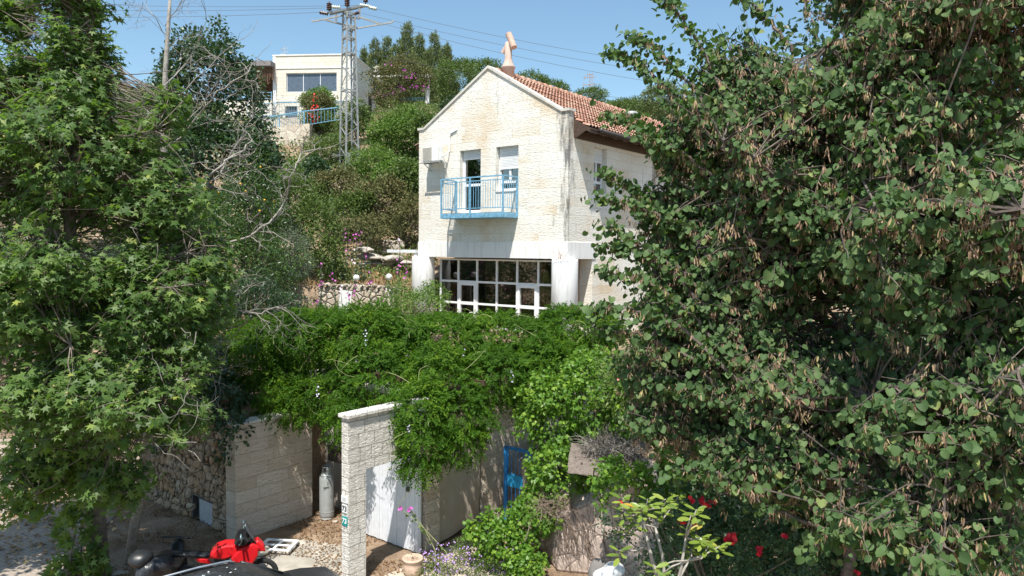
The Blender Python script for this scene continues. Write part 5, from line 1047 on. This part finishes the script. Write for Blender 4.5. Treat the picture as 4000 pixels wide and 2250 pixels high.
tn_ = np.clip(np.repeat(rg.normal(.45+.16*wob, .12)[:, None], NL, 1)+rg.normal(0, .08, (NC, NL)), 0, 1)
leaves('foliage', M['L_wist'], pos.reshape(-1, 3)-wb_, ax.reshape(-1, 3), no.reshape(-1, 3), (.075*rg.uniform(.8, 1.2, NC*NL)), 'leaf', wi, tn_.ravel())
k = MB()
for i in range(170):
    j = rg.integers(NC); p = cp_[j]; 
    if cn_[j][1] > .1: continue
    d = nrm(cn_[j]*1.0+rg.normal(size=3)*.5); pts = [p-wb_]; n2 = rg.integers(5, 10); cu_ = rg.normal(size=3)*.25
    for q in range(n2): d = nrm(d+cu_+np.array([0, 0, -.30])+rg.normal(size=3)*.12); p = p+d*.13; pts.append(p-wb_)
    k.tube(pts, np.linspace(.007, .003, len(pts)), 4, False)
k.build('tendrils', M['vine'], wi, True)
k = MB()
for (a_, b_) in (((-14.5, 12.6), (-13.6, 17)), ((-12.6, 13.5), (-12.4, 15.6))):
    p0, p1 = court(*a_, 0), court(*b_, 4.2); k.tube([p0-wb_, (p0*.6+p1*.4)+np.array([.1, 0, .8])-wb_, p1-wb_], [.06, .05, .03], 7)
k.build('stems', M['bark_dark'], wi, True)
fp = np.array([P(x, y+q*6, Y)+rg.normal(size=3)*.02 for x, y, Y in ((1645, 1590, 15.4), (1597, 1660, 15.2), (1240, 1500, 16.5), (1430, 1290, 17.8), (1811, 1360, 17.8), (2000, 1440, 16.6)) for q in range(10)])
leaves('flower_racemes', plain('pale_lilac', (.6, .58, .72), .6), fp-wb_, rg.normal(size=(60, 3)), np.array([0, -1, .3])+rg.normal(size=(60, 3))*.5, .04, 'petal', wi)
pgl = croot('pergola', -14.0, 12.6, 0, 'timber pergola hidden beneath the wisteria', 'pergola')
k = MB()
for x in (.2, 2.2): k.box(x-.06, x+.06, .9, 1.02, 0, 3.75); k.box(x-.06, x+.06, 5.0, 5.12, 3, 3.75)
k.build('post', M['brownwood'], pgl); k = MB()
for i in range(9): k.box(-.9, 3.2, -.6+i*.8, -.52+i*.8, 3.86, 3.98)
k.box(.14, .26, -.9, 6.6, 3.75, 3.86); k.box(2.14, 2.26, -.9, 6.6, 3.75, 3.86); k.build('beam', M['brownwood'], pgl)

# plane tree at the left
PL = [px_l(250, 620, 14.5, 380, 300, 1.7), px_l(620, 800, 14.8, 240, 240, 1.0), px_l(200, 1150, 13.6, 380, 260, 1.6), px_l(600, 1180, 14.2, 230, 240, 1.0), px_l(300, 1550, 13.4, 360, 250, 1.5), px_l(680, 1560, 14.0, 190, 190, .9), px_l(120, 1850, 13.6, 200, 130, .8), px_l(420, 1880, 14.0, 200, 110, .8),
      px_l(310, 330, 15.2, 170, 260, 1.2), px_l(20, 330, 15.2, 130, 260, 1.1), px_l(270, -40, 15.4, 140, 220, 1.0), px_l(40, 60, 15.4, 70, 100, .7), px_l(480, 620, 15.2, 140, 130, .8), px_l(840, 1080, 14.8, 100, 200, .7), px_l(760, 1350, 14.4, 120, 150, .7), px_l(340, 90, 15.4, 80, 160, .7), px_l(60, 2000, 13.8, 120, 60, .5), px_l(690, 440, 15.2, 70, 110, .5), px_l(-350, 900, 14, 360, 800, 1.6)]
pr_ = empty('plane_tree', (-8.75, 15.1, 0), 0, 'large plane tree with pointed lobed leaves filling the left side above the motorcycle', 'tree')
npl = spray_tree(pr_, PL, [(-8.75, 15.1, 0), (-8.8, 15.1, 1.2), (-8.75, 15.0, 2.6), (-9.0, 14.8, 5.2), (-9.1, 14.9, 8), (-8.8, 15.2, 11), (-8.7, 15.3, 14)], 80, 4600, 10, .15, 'plane', M['L_plane'], M['bark'], 51, .5, lr=.11, droop=.45, inner=.5, axis_out=.55, facing=(0, -.35, .85), arch=.2, spread=.10)
rs = np.random.default_rng(52); k = MB(); bp_, bn_ = shell_pts(PL, 130, .8, .2, rs)
for p in bp_: blob(k, p-np.array(pr_.location), (.022,)*3, 1, .05, 1)
k.build('seed_balls', plain('seed_ball', (.30, .26, .10), .9), pr_)
k = MB(); pts, _ = shell_pts([px_l(590, 900, 12.5, 60, 60, .2), px_l(700, 1650, 12.9, 120, 260, .3), px_l(760, 1300, 13.6, 90, 120, .3)], 16, .3, .2, rs)
for p in pts:
    d = nrm(rs.normal(size=3)+np.array([.2, -.2, -.9])); q = [p-np.array(pr_.location)]; pp = p
    for j in range(7): d = nrm(d+rs.normal(size=3)*.35); pp = pp+d*.12; q.append(pp-np.array(pr_.location))
    k.tube(q, np.linspace(.006, .002, 8), 4, False)
k.build('dead_twigs', M['twiggrey'], pr_)
bush('plane_sucker', [px_l(290, 2080, 14.6, 60, 140, .35), px_l(330, 2200, 14.5, 90, 90, .35), px_l(250, 2250, 14.3, 60, 60, .3)], 60, 9, .2, .14, 'plane', M['L_plane'], 'leafy suckers at the foot of the plane tree beside the road', 'shrub', 53, stems=5)
print('plane leaves', npl)

# bare tree
bt = empty('bare_tree', np.array([-8.45, 15.75, 0])+np.array([0, 0, 0]), 0, 'leafless pale grey tree rising above the plane tree', 'tree'); bb = np.array(bt.location)
rs = np.random.default_rng(60); tkm = MB(); tb = MB()
tkm.tube([p-bb for p in (np.array([bb[0], bb[1], 0]), P(650, 1250, 16.2), P(642, 800, 16.2), P(638, 500, 16.2), P(645, 300, 16.2), P(660, 60, 16.2), P(668, -60, 16.2))], [.11, .10, .085, .07, .055, .038, .026], 9)
def twigs(path, r, depth, L):
    path = np.array(path); n_ = len(path)
    for i in range(1, n_):
        for _ in range(1):
            if rs.random() < (.2 if depth > 1 else .5): continue
            d0 = nrm(path[i]-path[i-1]); d = nrm(d0+rs.normal(size=3)*.75+np.array([0, 0, .12])); q = [path[i]]; l_ = L*rs.uniform(.5, 1.2)
            for j in range(5): d = nrm(d+rs.normal(size=3)*.28+np.array([0, 0, -.02])); q.append(q[-1]+d*l_/5)
            (tb).tube([p-bb for p in q], np.linspace(r, r*.3, 6), 4, False)
            if depth > 0: twigs(q, r*.6, depth-1, L*.55)
for pl, r in (([(642, 600), (760, 470), (850, 360), (950, 290), (1010, 225)], .03), ([(642, 560), (780, 420), (900, 250)], .022), ([(645, 330), (730, 250), (800, 90)], .02), ([(640, 480), (560, 420), (480, 360)], .02), ([(650, 830), (740, 760), (870, 640), (930, 600), (990, 540)], .045),
              ([(720, 780), (860, 680), (960, 500), (1010, 430)], .03), ([(850, 965), (950, 930), (1050, 870), (1110, 790), (1150, 660), (1190, 590)], .04), ([(880, 1200), (1000, 1225), (1080, 1200), (1120, 1205)], .025), ([(640, 420), (720, 350), (900, 180)], .02), ([(650, 140), (600, 60), (560, 10)], .015), ([(650, 100), (720, 0), (740, -40)], .015),
              ([(640, 720), (560, 640), (500, 560)], .02), ([(905, 960), (910, 1080), (930, 1130), (900, 1190)], .02), ([(640, 660), (780, 640), (900, 690), (1000, 660)], .02), ([(700, 1280), (760, 1350), (820, 1420), (850, 1560)], .02), ([(960, 1250), (900, 1330), (860, 1500)], .016)):
    pts = [P(x, y, 16.2+.4*math.sin(i+x)) for i, (x, y) in enumerate(pl)]; fine = np.concatenate([np.linspace(pts[i], pts[i+1], 4, endpoint=False) for i in range(len(pts)-1)]+[[pts[-1]]]); fine += rs.normal(size=fine.shape)*.02
    a_ = P(640, 900, 16.2) if pl[0][0] > 800 else None
    tkm.tube([p-bb for p in fine], np.linspace(r*.72, r*.25, len(fine)), 6, False); twigs(fine, r*.36, 2, .95)
tkm.tube([p-bb for p in (P(645, 1150, 16.2), P(740, 1060, 16.3), P(855, 960, 16.2))], [.06, .05, .04], 6); tkm.tube([p-bb for p in (P(648, 1240, 16.2), P(760, 1215, 16.2), P(880, 1200, 16.2))], [.04, .03, .025], 6)
tkm.build('trunk', M['bark_pale'], bt, True); tb.build('twigs', M['twiggrey'], bt)

# trees standing behind it
def cloud_tree(name, lumps, base, lr, n_clump, per, rc, size, tpl, mat, label, seed, bark='bark_dark', group=None, cat='tree', inner=.55, droop=.2, up=.3):
    r_ = empty(name, base, 0, label, cat, group); b0 = np.array(r_.location); rg = np.random.default_rng(seed)
    lm = [(c-b0, r) for c, r in lumps]; top = max(lm, key=lambda q: q[0][2]+q[1][2])[0]; k = MB(); k.tube([(0, 0, -.4), top*.35, top*.7, top], [lr, lr*.8, lr*.5, lr*.15], 8)
    fine = np.linspace(np.zeros(3), top, 12); tg, _ = shell_pts(lm, 14, .3, .3, rg)
    for b_ in branches(fine[2:], tg, rg, .2, .6): k.tube(b_, np.linspace(lr*.35, lr*.06, len(b_)), 5, False)
    k.build('trunk', M[bark], r_, True); cloud('crown', mat, lm, n_clump, per, rc, size, tpl, r_, droop, inner, up, seed); return r_
gz = lambda x, y: float(tz(x, y))
def gb(px, py, Y): p = P(px, py, Y); return (p[0], p[1], gz(p[0], p[1]))
cloud_tree('broadleaf_tree', [px_l(820, 330, 28, 160, 230, 1.5), px_l(720, 400, 28, 110, 220, 1.3), px_l(930, 430, 28, 110, 190, 1.3), px_l(830, 650, 27, 230, 220, 1.8), px_l(985, 640, 27.5, 90, 170, 1.0), px_l(660, 700, 27, 150, 200, 1.2)], gb(820, 900, 28), .2, 1500, 16, .32, .14, 'wide', M['L_dark'], 'tall dense dark green tree behind the bare tree left of the hilltop house', 61)
ct = cloud_tree('citrus_tree', [px_l(800, 900, 23, 190, 180, 1.2), px_l(980, 830, 24, 170, 180, 1.2), px_l(900, 1080, 22.5, 230, 180, 1.2), px_l(1050, 1060, 23.5, 130, 170, 1.0)], gb(900, 1300, 23), .12, 1100, 15, .24, .10, 'leaf', M['L_citrus'], 'dark citrus tree with scattered yellow fruit behind the bare branches', 62)
k = MB(); rs = np.random.default_rng(63); p_, n_ = shell_pts([px_l(860, 850, 22.5, 230, 200, 1.0), px_l(980, 830, 23.6, 150, 150, 1.2)], 34, .95, .1, rs)
for q in p_[n_[:, 1] < .2][:34]: blob(k, q-np.array(ct.location), (.034,)*3, 1, .05, 2)
k.build('fruit', M['yellow'], ct, True)
cloud_tree('olive_shrub', [px_l(1130, 970, 27, 90, 100, .8), px_l(1170, 1030, 26.5, 60, 80, .6)], gb(1130, 1130, 27), .07, 300, 16, .22, .09, 'thin', M['L_olive'], 'silvery grey olive shrub left of the hollyhocks', 64, cat='shrub')
cloud_tree('leafy_tree', [px_l(1130, 800, 31, 130, 150, 1.2), px_l(1240, 900, 30, 100, 140, 1.0), px_l(1280, 1000, 29.5, 60, 90, .7)], gb(1180, 1080, 30), .1, 600, 16, .26, .13, 'leaf', M['L_mid'], 'mid green leafy tree between the citrus tree and the mast foot', 65)
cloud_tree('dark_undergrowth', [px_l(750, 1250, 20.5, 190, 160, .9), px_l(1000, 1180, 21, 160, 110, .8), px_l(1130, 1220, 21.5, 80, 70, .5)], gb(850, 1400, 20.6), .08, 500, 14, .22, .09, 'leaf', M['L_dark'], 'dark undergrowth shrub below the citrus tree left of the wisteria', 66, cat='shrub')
# hillside shrubs: (x, y, Y, rx, rz, material, leaf, label)
HS = [(40, 900, 30, 230, 150, 'L_dark', 'wide', 'dark shrub glimpsed low behind the plane tree at the left frame edge'), (1000, 900, 33, 130, 120, 'L_mid', 'wide', 'green shrub between the citrus tree and the lighter slope behind the bare branches'), (1540, 690, 42, 100, 90, 'L_bright', 'wide', 'yellow green bush on the slope between the mast foot and the house'), (1560, 545, 47, 135, 150, 'L_bright', 'wide', 'big rounded bright green shrub just right of the mast'), (1690, 530, 45, 100, 100, 'L_mid', 'wide', 'fig like tree with broad leaves above the left shoulder of the house roof'),
      (1590, 720, 41, 90, 130, 'L_mid', 'wide', 'leafy shrub touching the left wall of the house at the air conditioner'), (1460, 640, 44, 110, 90, 'L_bright', 'leaf', 'yellow green shrub directly right of the mast foot'),
      (1290, 600, 46, 110, 100, 'L_mid', 'leaf', 'green shrub left of the mast under the blue terrace railing'), (1150, 690, 44, 110, 90, 'L_bright', 'wide', 'bright shrub below the crazy stone retaining wall'),
      (1030, 650, 42, 80, 80, 'L_mid', 'leaf', 'round shrub at the left foot of the retaining wall'), (1220, 700, 40, 100, 90, 'L_dark', 'leaf', 'dark green shrub down slope left of the mast foot'),
      (1330, 720, 39, 110, 80, 'L_brown', 'thin', 'olive brown scrub in front of the mast foot'), (1480, 780, 37, 140, 110, 'L_brown', 'thin', 'wide brownish scrub on the bank left of the house'),
      (1590, 850, 35, 80, 110, 'L_brown', 'thin', 'dry brown scrub against the lower left corner of the house'), (1350, 830, 36, 110, 90, 'L_mid', 'leaf', 'dull green scrub above the hollyhocks'),
      (1420, 900, 34, 110, 70, 'L_brown', 'leaf', 'low scrub above the rock outcrop'), (1250, 400, 57, 75, 70, 'L_bright', 'wide', 'bright green shrub growing before the wide window of the hilltop house'),
      (1390, 450, 52, 70, 80, 'L_mid', 'leaf', 'shrub behind the mast at the corner of the hilltop house'), (1790, 320, 60, 110, 110, 'L_mid', 'leaf', 'rounded oak like tree behind the roof apex on its left'),
      (1880, 290, 66, 80, 80, 'L_mid', 'leaf', 'small round tree just left of the chimney on the roof'), (1770, 430, 55, 60, 60, 'L_dark', 'leaf', 'dark shrub between the white pergola post and the house gable'),
      (1060, 740, 36, 90, 100, 'L_bright', 'leaf', 'light shrub behind the bare branches near the hillside'), (1250, 470, 54.6, 80, 40, 'L_mid', 'leaf', 'low green bush on the terrace under the red bougainvillea'),
      (480, 560, 40, 260, 170, 'L_mid', 'leaf', 'wide shrub mass behind the plane tree crown'), (150, 620, 38, 240, 190, 'L_dark', 'leaf', 'dark shrub mass at the far left behind the plane tree'), (600, 420, 52, 180, 130, 'L_mid', 'leaf', 'tree top behind the bare tree near the skyline'),
      (-150, 1150, 27, 420, 260, 'L_dark', 'wide', 'dark tree behind the plane tree at the left frame edge'), (450, 1150, 25, 330, 230, 'L_dark', 'wide', 'deep green tree behind the middle of the plane tree'), (500, 1500, 22.5, 250, 190, 'L_dark', 'wide', 'dark shrub above the rubble wall behind the plane tree'),
      (2060, 330, 62, 110, 60, 'L_mid', 'leaf', 'small tree peeking over the roof ridge right of the chimney'), (2150, 350, 62, 70, 50, 'L_mid', 'leaf', 'second small tree over the roof ridge right of the chimney'), (2310, 380, 70, 80, 45, 'L_mid', 'leaf', 'little tree at the foot of the skyline aerial mast'),
      (2470, 420, 66, 100, 45, 'L_mid', 'leaf', 'low tree row over the far end of the roof'), (2600, 390, 60, 90, 90, 'L_pine', 'thin', 'olive green conifer above the far end of the tiled roof')]
for i, (x, y, Y, rx, rz, mt_, tp_, lb) in enumerate(HS):
    k_ = math.sqrt(rx*rz)/110*Y/45; rg = np.random.default_rng(200+i)
    lm = [lump_px(x, y, Y, rx*.8, rz*.8, rx/FPX*Y*.7)]+[lump_px(x+rg.uniform(-.6, .6)*rx, y+rg.uniform(-.5, .6)*rz, Y-.4+rg.random(), rx*.42, rz*.42, rx/FPX*Y*.45) for _ in range(4)]
    g0 = gb(x, y, Y); zb = min(g0[2], float(P(x, y+rz, Y)[2])+.2); area = (rx/FPX*Y)*(rz/FPX*Y); nc = int(min(900, 120+105*area))
    cloud_tree('shrub' if rz < 120 else 'tree', lm, (g0[0], g0[1], zb), .07, nc, 13, .30, .15 if Y > 35 else .12, tp_ if tp_ != 'thin' else 'leaf', M[mt_], lb, 300+i, cat='shrub' if rz < 120 else 'tree')
# pines on the crest
for i, (x, yt, w, Y) in enumerate([(1465, 175, 50, 80), (1510, 160, 45, 82), (1590, 105, 52, 79), (1545, 190, 50, 78), (1640, 150, 48, 81), (1700, 150, 48, 80), (1745, 190, 45, 78), (1420, 205, 30, 84), (1670, 215, 50, 77), (1610, 230, 60, 76)]):
    lm = [lump_px(x+3*math.sin(j*2+i), yt+(j+.6)*42, Y, w*(.28+.2*j), 42, w/FPX*Y*(.3+.18*j)) for j in range(5)]
    cloud_tree('pine_tree', lm, gb(x, 420, Y), .12, 650, 14, .34, .30, 'thin', M['L_pine'], ['pine at the left of the skyline row behind the bougainvillea', 'second pine from the left in the skyline row', 'tallest pine of the skyline row', 'short pine just left of the tallest one', 'slender pine right of the tallest one', 'pine in the right half of the skyline row', 'rightmost pine of the skyline row', 'smallest pine at the far left beside the hilltop house', 'low pine standing in front of the right half of the row', 'low pine in front of the tallest one'][i], 400+i, group='pines on the skyline', droop=-1.3)
# bougainvilleas
bg_ = cloud_tree('bougainvillea', [px_l(1530, 320, 56, 90, 80, 1.6), px_l(1580, 270, 56.5, 70, 50, 1.3), px_l(1510, 370, 55.5, 60, 50, 1.2), px_l(1640, 300, 57, 60, 40, 1.0)], gb(1540, 420, 56.5), .1, 560, 14, .32, .16, 'leaf', M['L_brown'], 'brownish bougainvillea with magenta bracts over the white pergola', 450, cat='bougainvillea')
rs = np.random.default_rng(451); cl = [(1520, 250), (1580, 270), (1600, 300), (1490, 365), (1530, 360), (1560, 345), (1620, 340), (1640, 335), (1500, 375), (1610, 290), (1655, 340), (1475, 370)]
fp = np.array([P(x+rs.normal()*12, y+rs.normal()*8, 54.9) for x, y in cl for _ in range(7)]); n_ = len(fp); leaves('bracts', M['magenta'], fp-np.array(bg_.location), rs.normal(size=(n_, 3)), np.array([0, -1, .5])+rs.normal(size=(n_, 3))*.5, .12, 'petal', bg_)
bg_ = cloud_tree('bougainvillea', [px_l(1240, 405, 55, 65, 35, 1.0), px_l(1225, 450, 54.3, 30, 40, .4)], gb(1240, 470, 55), .07, 260, 14, .3, .14, 'leaf', M['L_brown'], 'bougainvillea with scarlet bracts by the blue railing below the wide window', 452, cat='bougainvillea')
cl = [(1230, 380), (1235, 420), (1220, 430), (1225, 455), (1222, 470), (1218, 445), (1235, 460)]
fp = np.array([P(x+rs.normal()*7, y+rs.normal()*8, 53.7) for x, y in cl for _ in range(9)]); n_ = len(fp); leaves('bracts', M['redbract'], fp-np.array(bg_.location), rs.normal(size=(n_, 3)), np.array([0, -1, .5])+rs.normal(size=(n_, 3))*.5, .13, 'petal', bg_)
# undergrowth carpet over the slope
n_ = 150000; X_ = rng.uniform(-30, 26, n_); Y_ = rng.uniform(22.5, 84, n_); okk = ((Y_ > 42) | (X_ < -3.5) | (X_ > 8)) & (Y_ > 24-(X_ > 8)*2); X_, Y_ = X_[okk], Y_[okk]; bump_ = .35*np.abs(np.sin(X_*1.3+Y_*.4)*np.sin(Y_*.9+X_*.6)); keep = rng.random(len(X_)) < np.where(Y_ < 33, .35, 1); X_, Y_, bump_ = X_[keep], Y_[keep], bump_[keep]; n_ = len(X_)
Z_ = tz(X_, Y_)+bump_+rng.random(n_)*.35
tag(leaves('undergrowth', M['L_mid'], np.stack([X_, Y_, Z_], 1), rng.normal(size=(n_, 3))+np.array([0, 0, .5]), np.array([0, -.4, .8])+rng.normal(size=(n_, 3))*.5, .24*rng.uniform(.5, 1.2, n_), 'leaf'), kind='stuff')
n_ = 3500; X_ = rng.uniform(-9.5, -3.6, n_); Y_ = rng.uniform(27.0, 33, n_); Z_ = tz(X_, Y_)
tag(leaves('dry_grass', M['dryleaf'], np.stack([X_, Y_, Z_], 1), rng.normal(size=(n_, 3))*.35+np.array([0, 0, 1.]), np.array([0, -1, .2])+rng.normal(size=(n_, 3))*.5, .28*rng.uniform(.4, 1.2, n_), 'thin', None, .5+.5*rng.random(n_)), kind='stuff')
n_ = 16000; X_ = rng.uniform(-10, -3.4, n_); Y_ = rng.uniform(22, 34, n_); kp = np.sin(X_*2.3+Y_)+np.sin(Y_*2.9-X_) > -.5-(Y_ < 28); X_, Y_ = X_[kp], Y_[kp]; n_ = len(X_); Z_ = tz(X_, Y_)+rng.random(n_)**2*.5
tag(leaves('ground_cover', M['L_mid'], np.stack([X_, Y_, Z_], 1), rng.normal(size=(n_, 3))+np.array([0, 0, .5]), np.array([0, -.4, .8])+rng.normal(size=(n_, 3))*.5, .12*rng.uniform(.5, 1.2, n_), 'leaf'), kind='stuff')
n_ = 30000; X_ = rng.uniform(2.6, 15, n_); Y_ = rng.uniform(9, 24, n_); kp = ~((X_ < 3.4) & (Y_ < 20)); X_, Y_ = X_[kp], Y_[kp]; n_ = len(X_); Z_ = tz(X_, Y_)+rng.random(n_)**2*.6
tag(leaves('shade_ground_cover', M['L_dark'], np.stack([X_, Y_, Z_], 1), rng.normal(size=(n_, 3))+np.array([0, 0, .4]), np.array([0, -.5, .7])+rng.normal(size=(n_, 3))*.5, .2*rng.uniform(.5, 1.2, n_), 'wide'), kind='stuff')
# hollyhocks
rs = np.random.default_rng(70)
FL = [(1347, 900, 30), (1393, 904, 30), (1361, 940, 29.8), (1408, 920, 30.2), (1562, 943, 31), (1257, 1035, 27.5), (1255, 1088, 27.2), (1559, 1023, 28.6), (1586, 1052, 28.2), (1330, 1126, 27), (1383, 1127, 27), (1359, 1148, 26.6), (1238, 1180, 25.5), (1103, 1182, 24.5), (1513, 1126, 27), (1489, 1209, 26), (1431, 986, 29.5), (1700, 1190, 26.5), (1500, 1150, 26.6), (1380, 1000, 29), (1300, 1060, 28), (1450, 1080, 28)]
for i, (x, y, Y) in enumerate(FL):
    top = P(x+rs.normal()*5, y-60, Y); f0 = P(x, y, Y); g = gz(top[0], top[1]); g = max(g, f0[2]-2.0)
    h_ = empty('hollyhock', (f0[0]+rs.normal()*.1, f0[1], g-.1), 0, 'slender hollyhock stalk with pink blossoms on the garden terrace left of the house', 'flower', 'hollyhocks on the garden terrace'); b0 = np.array(h_.location)
    k = MB(); k.tube([(0, 0, 0), (f0-b0)*.5+rs.normal(size=3)*.02, f0-b0, top-b0], [.012, .01, .008, .004], 4, False); k.build('stalk', M['L_olive'], h_)
    n1 = 26; t_ = rs.random((n1, 1))**1.3; pp = (f0-b0)*t_; leaves('leaf', M['L_olive'], pp, rs.normal(size=(n1, 3))*[1, 1, .3], np.array([0, -.4, .8])+rs.normal(size=(n1, 3))*.3, .15*(1.1-t_[:, 0]*.7), 'ivy', h_)
    n1 = 6; t_ = rs.uniform(.80, 1.06, (n1, 1)); pp = (f0-b0)*t_+rs.normal(size=(n1, 3))*.05; leaves('blossom', M['pinkpale'] if i % 5 == 4 else M['pink'], pp+np.array([0, -.05, 0]), rs.normal(size=(n1, 3)), np.array([0, -1, .3])+rs.normal(size=(n1, 3))*.5, .085, 'petal', h_)
    n1 = 10; t_ = rs.random((n1, 1)); pp = (f0-b0)*(1-t_)+(top-b0)*t_; leaves('bud', M['L_olive'], pp, rs.normal(size=(n1, 3)), rs.normal(size=(n1, 3)), .05, 'wide', h_)
bush('feathery_shrub', [px_l(1640, 1200, 24, 110, 75, .7), px_l(1560, 1180, 25, 80, 75, .6), px_l(1700, 1150, 24.6, 50, 55, .4), px_l(1510, 1250, 24, 90, 50, .5)], 330, 14, .18, .09, 'leaf', M['L_bright'], 'feathery light green shrub in front of the left white column', seed=71)
for (x0, y0, x1, y1, Y, lb) in ((1700, 2150, 1600, 1985, 15.2, 'thin hollyhock stalk with one pink flower leaning before the white gate'), (1745, 2160, 1565, 1985, 15.5, 'second leaning hollyhock stalk with pink buds by the pier')):
    a_ = P(x0, y0, Y); b_ = P(x1, y1, Y-.2); h_ = empty('hollyhock', (a_[0], a_[1], a_[2]-.3), 0, lb, 'flower'); b0 = np.array(h_.location); k = MB(); k.tube([(0, 0, 0), a_-b0, (a_+b_)/2-b0+np.array([.04, 0, .02]), b_-b0], [.012, .01, .007, .004], 5, False); k.build('stalk', M['vine'], h_)
    n1 = 16; t_ = rs.random((n1, 1)); leaves('leaf', M['L_mid'], (a_-b0)*(1-t_)+(b_-b0)*t_, rs.normal(size=(n1, 3)), rs.normal(size=(n1, 3)), .07, 'ivy', h_); leaves('blossom', M['pink'], (b_-b0)+rs.normal(size=(4, 3))*.02, rs.normal(size=(4, 3)), np.array([0, -1, .3])+rs.normal(size=(4, 3))*.4, .085, 'petal', h_)
print('objects', len(bpy.data.objects), 'tris', sum(len(o.data.polygons) for o in bpy.data.objects if o.type == 'MESH'))
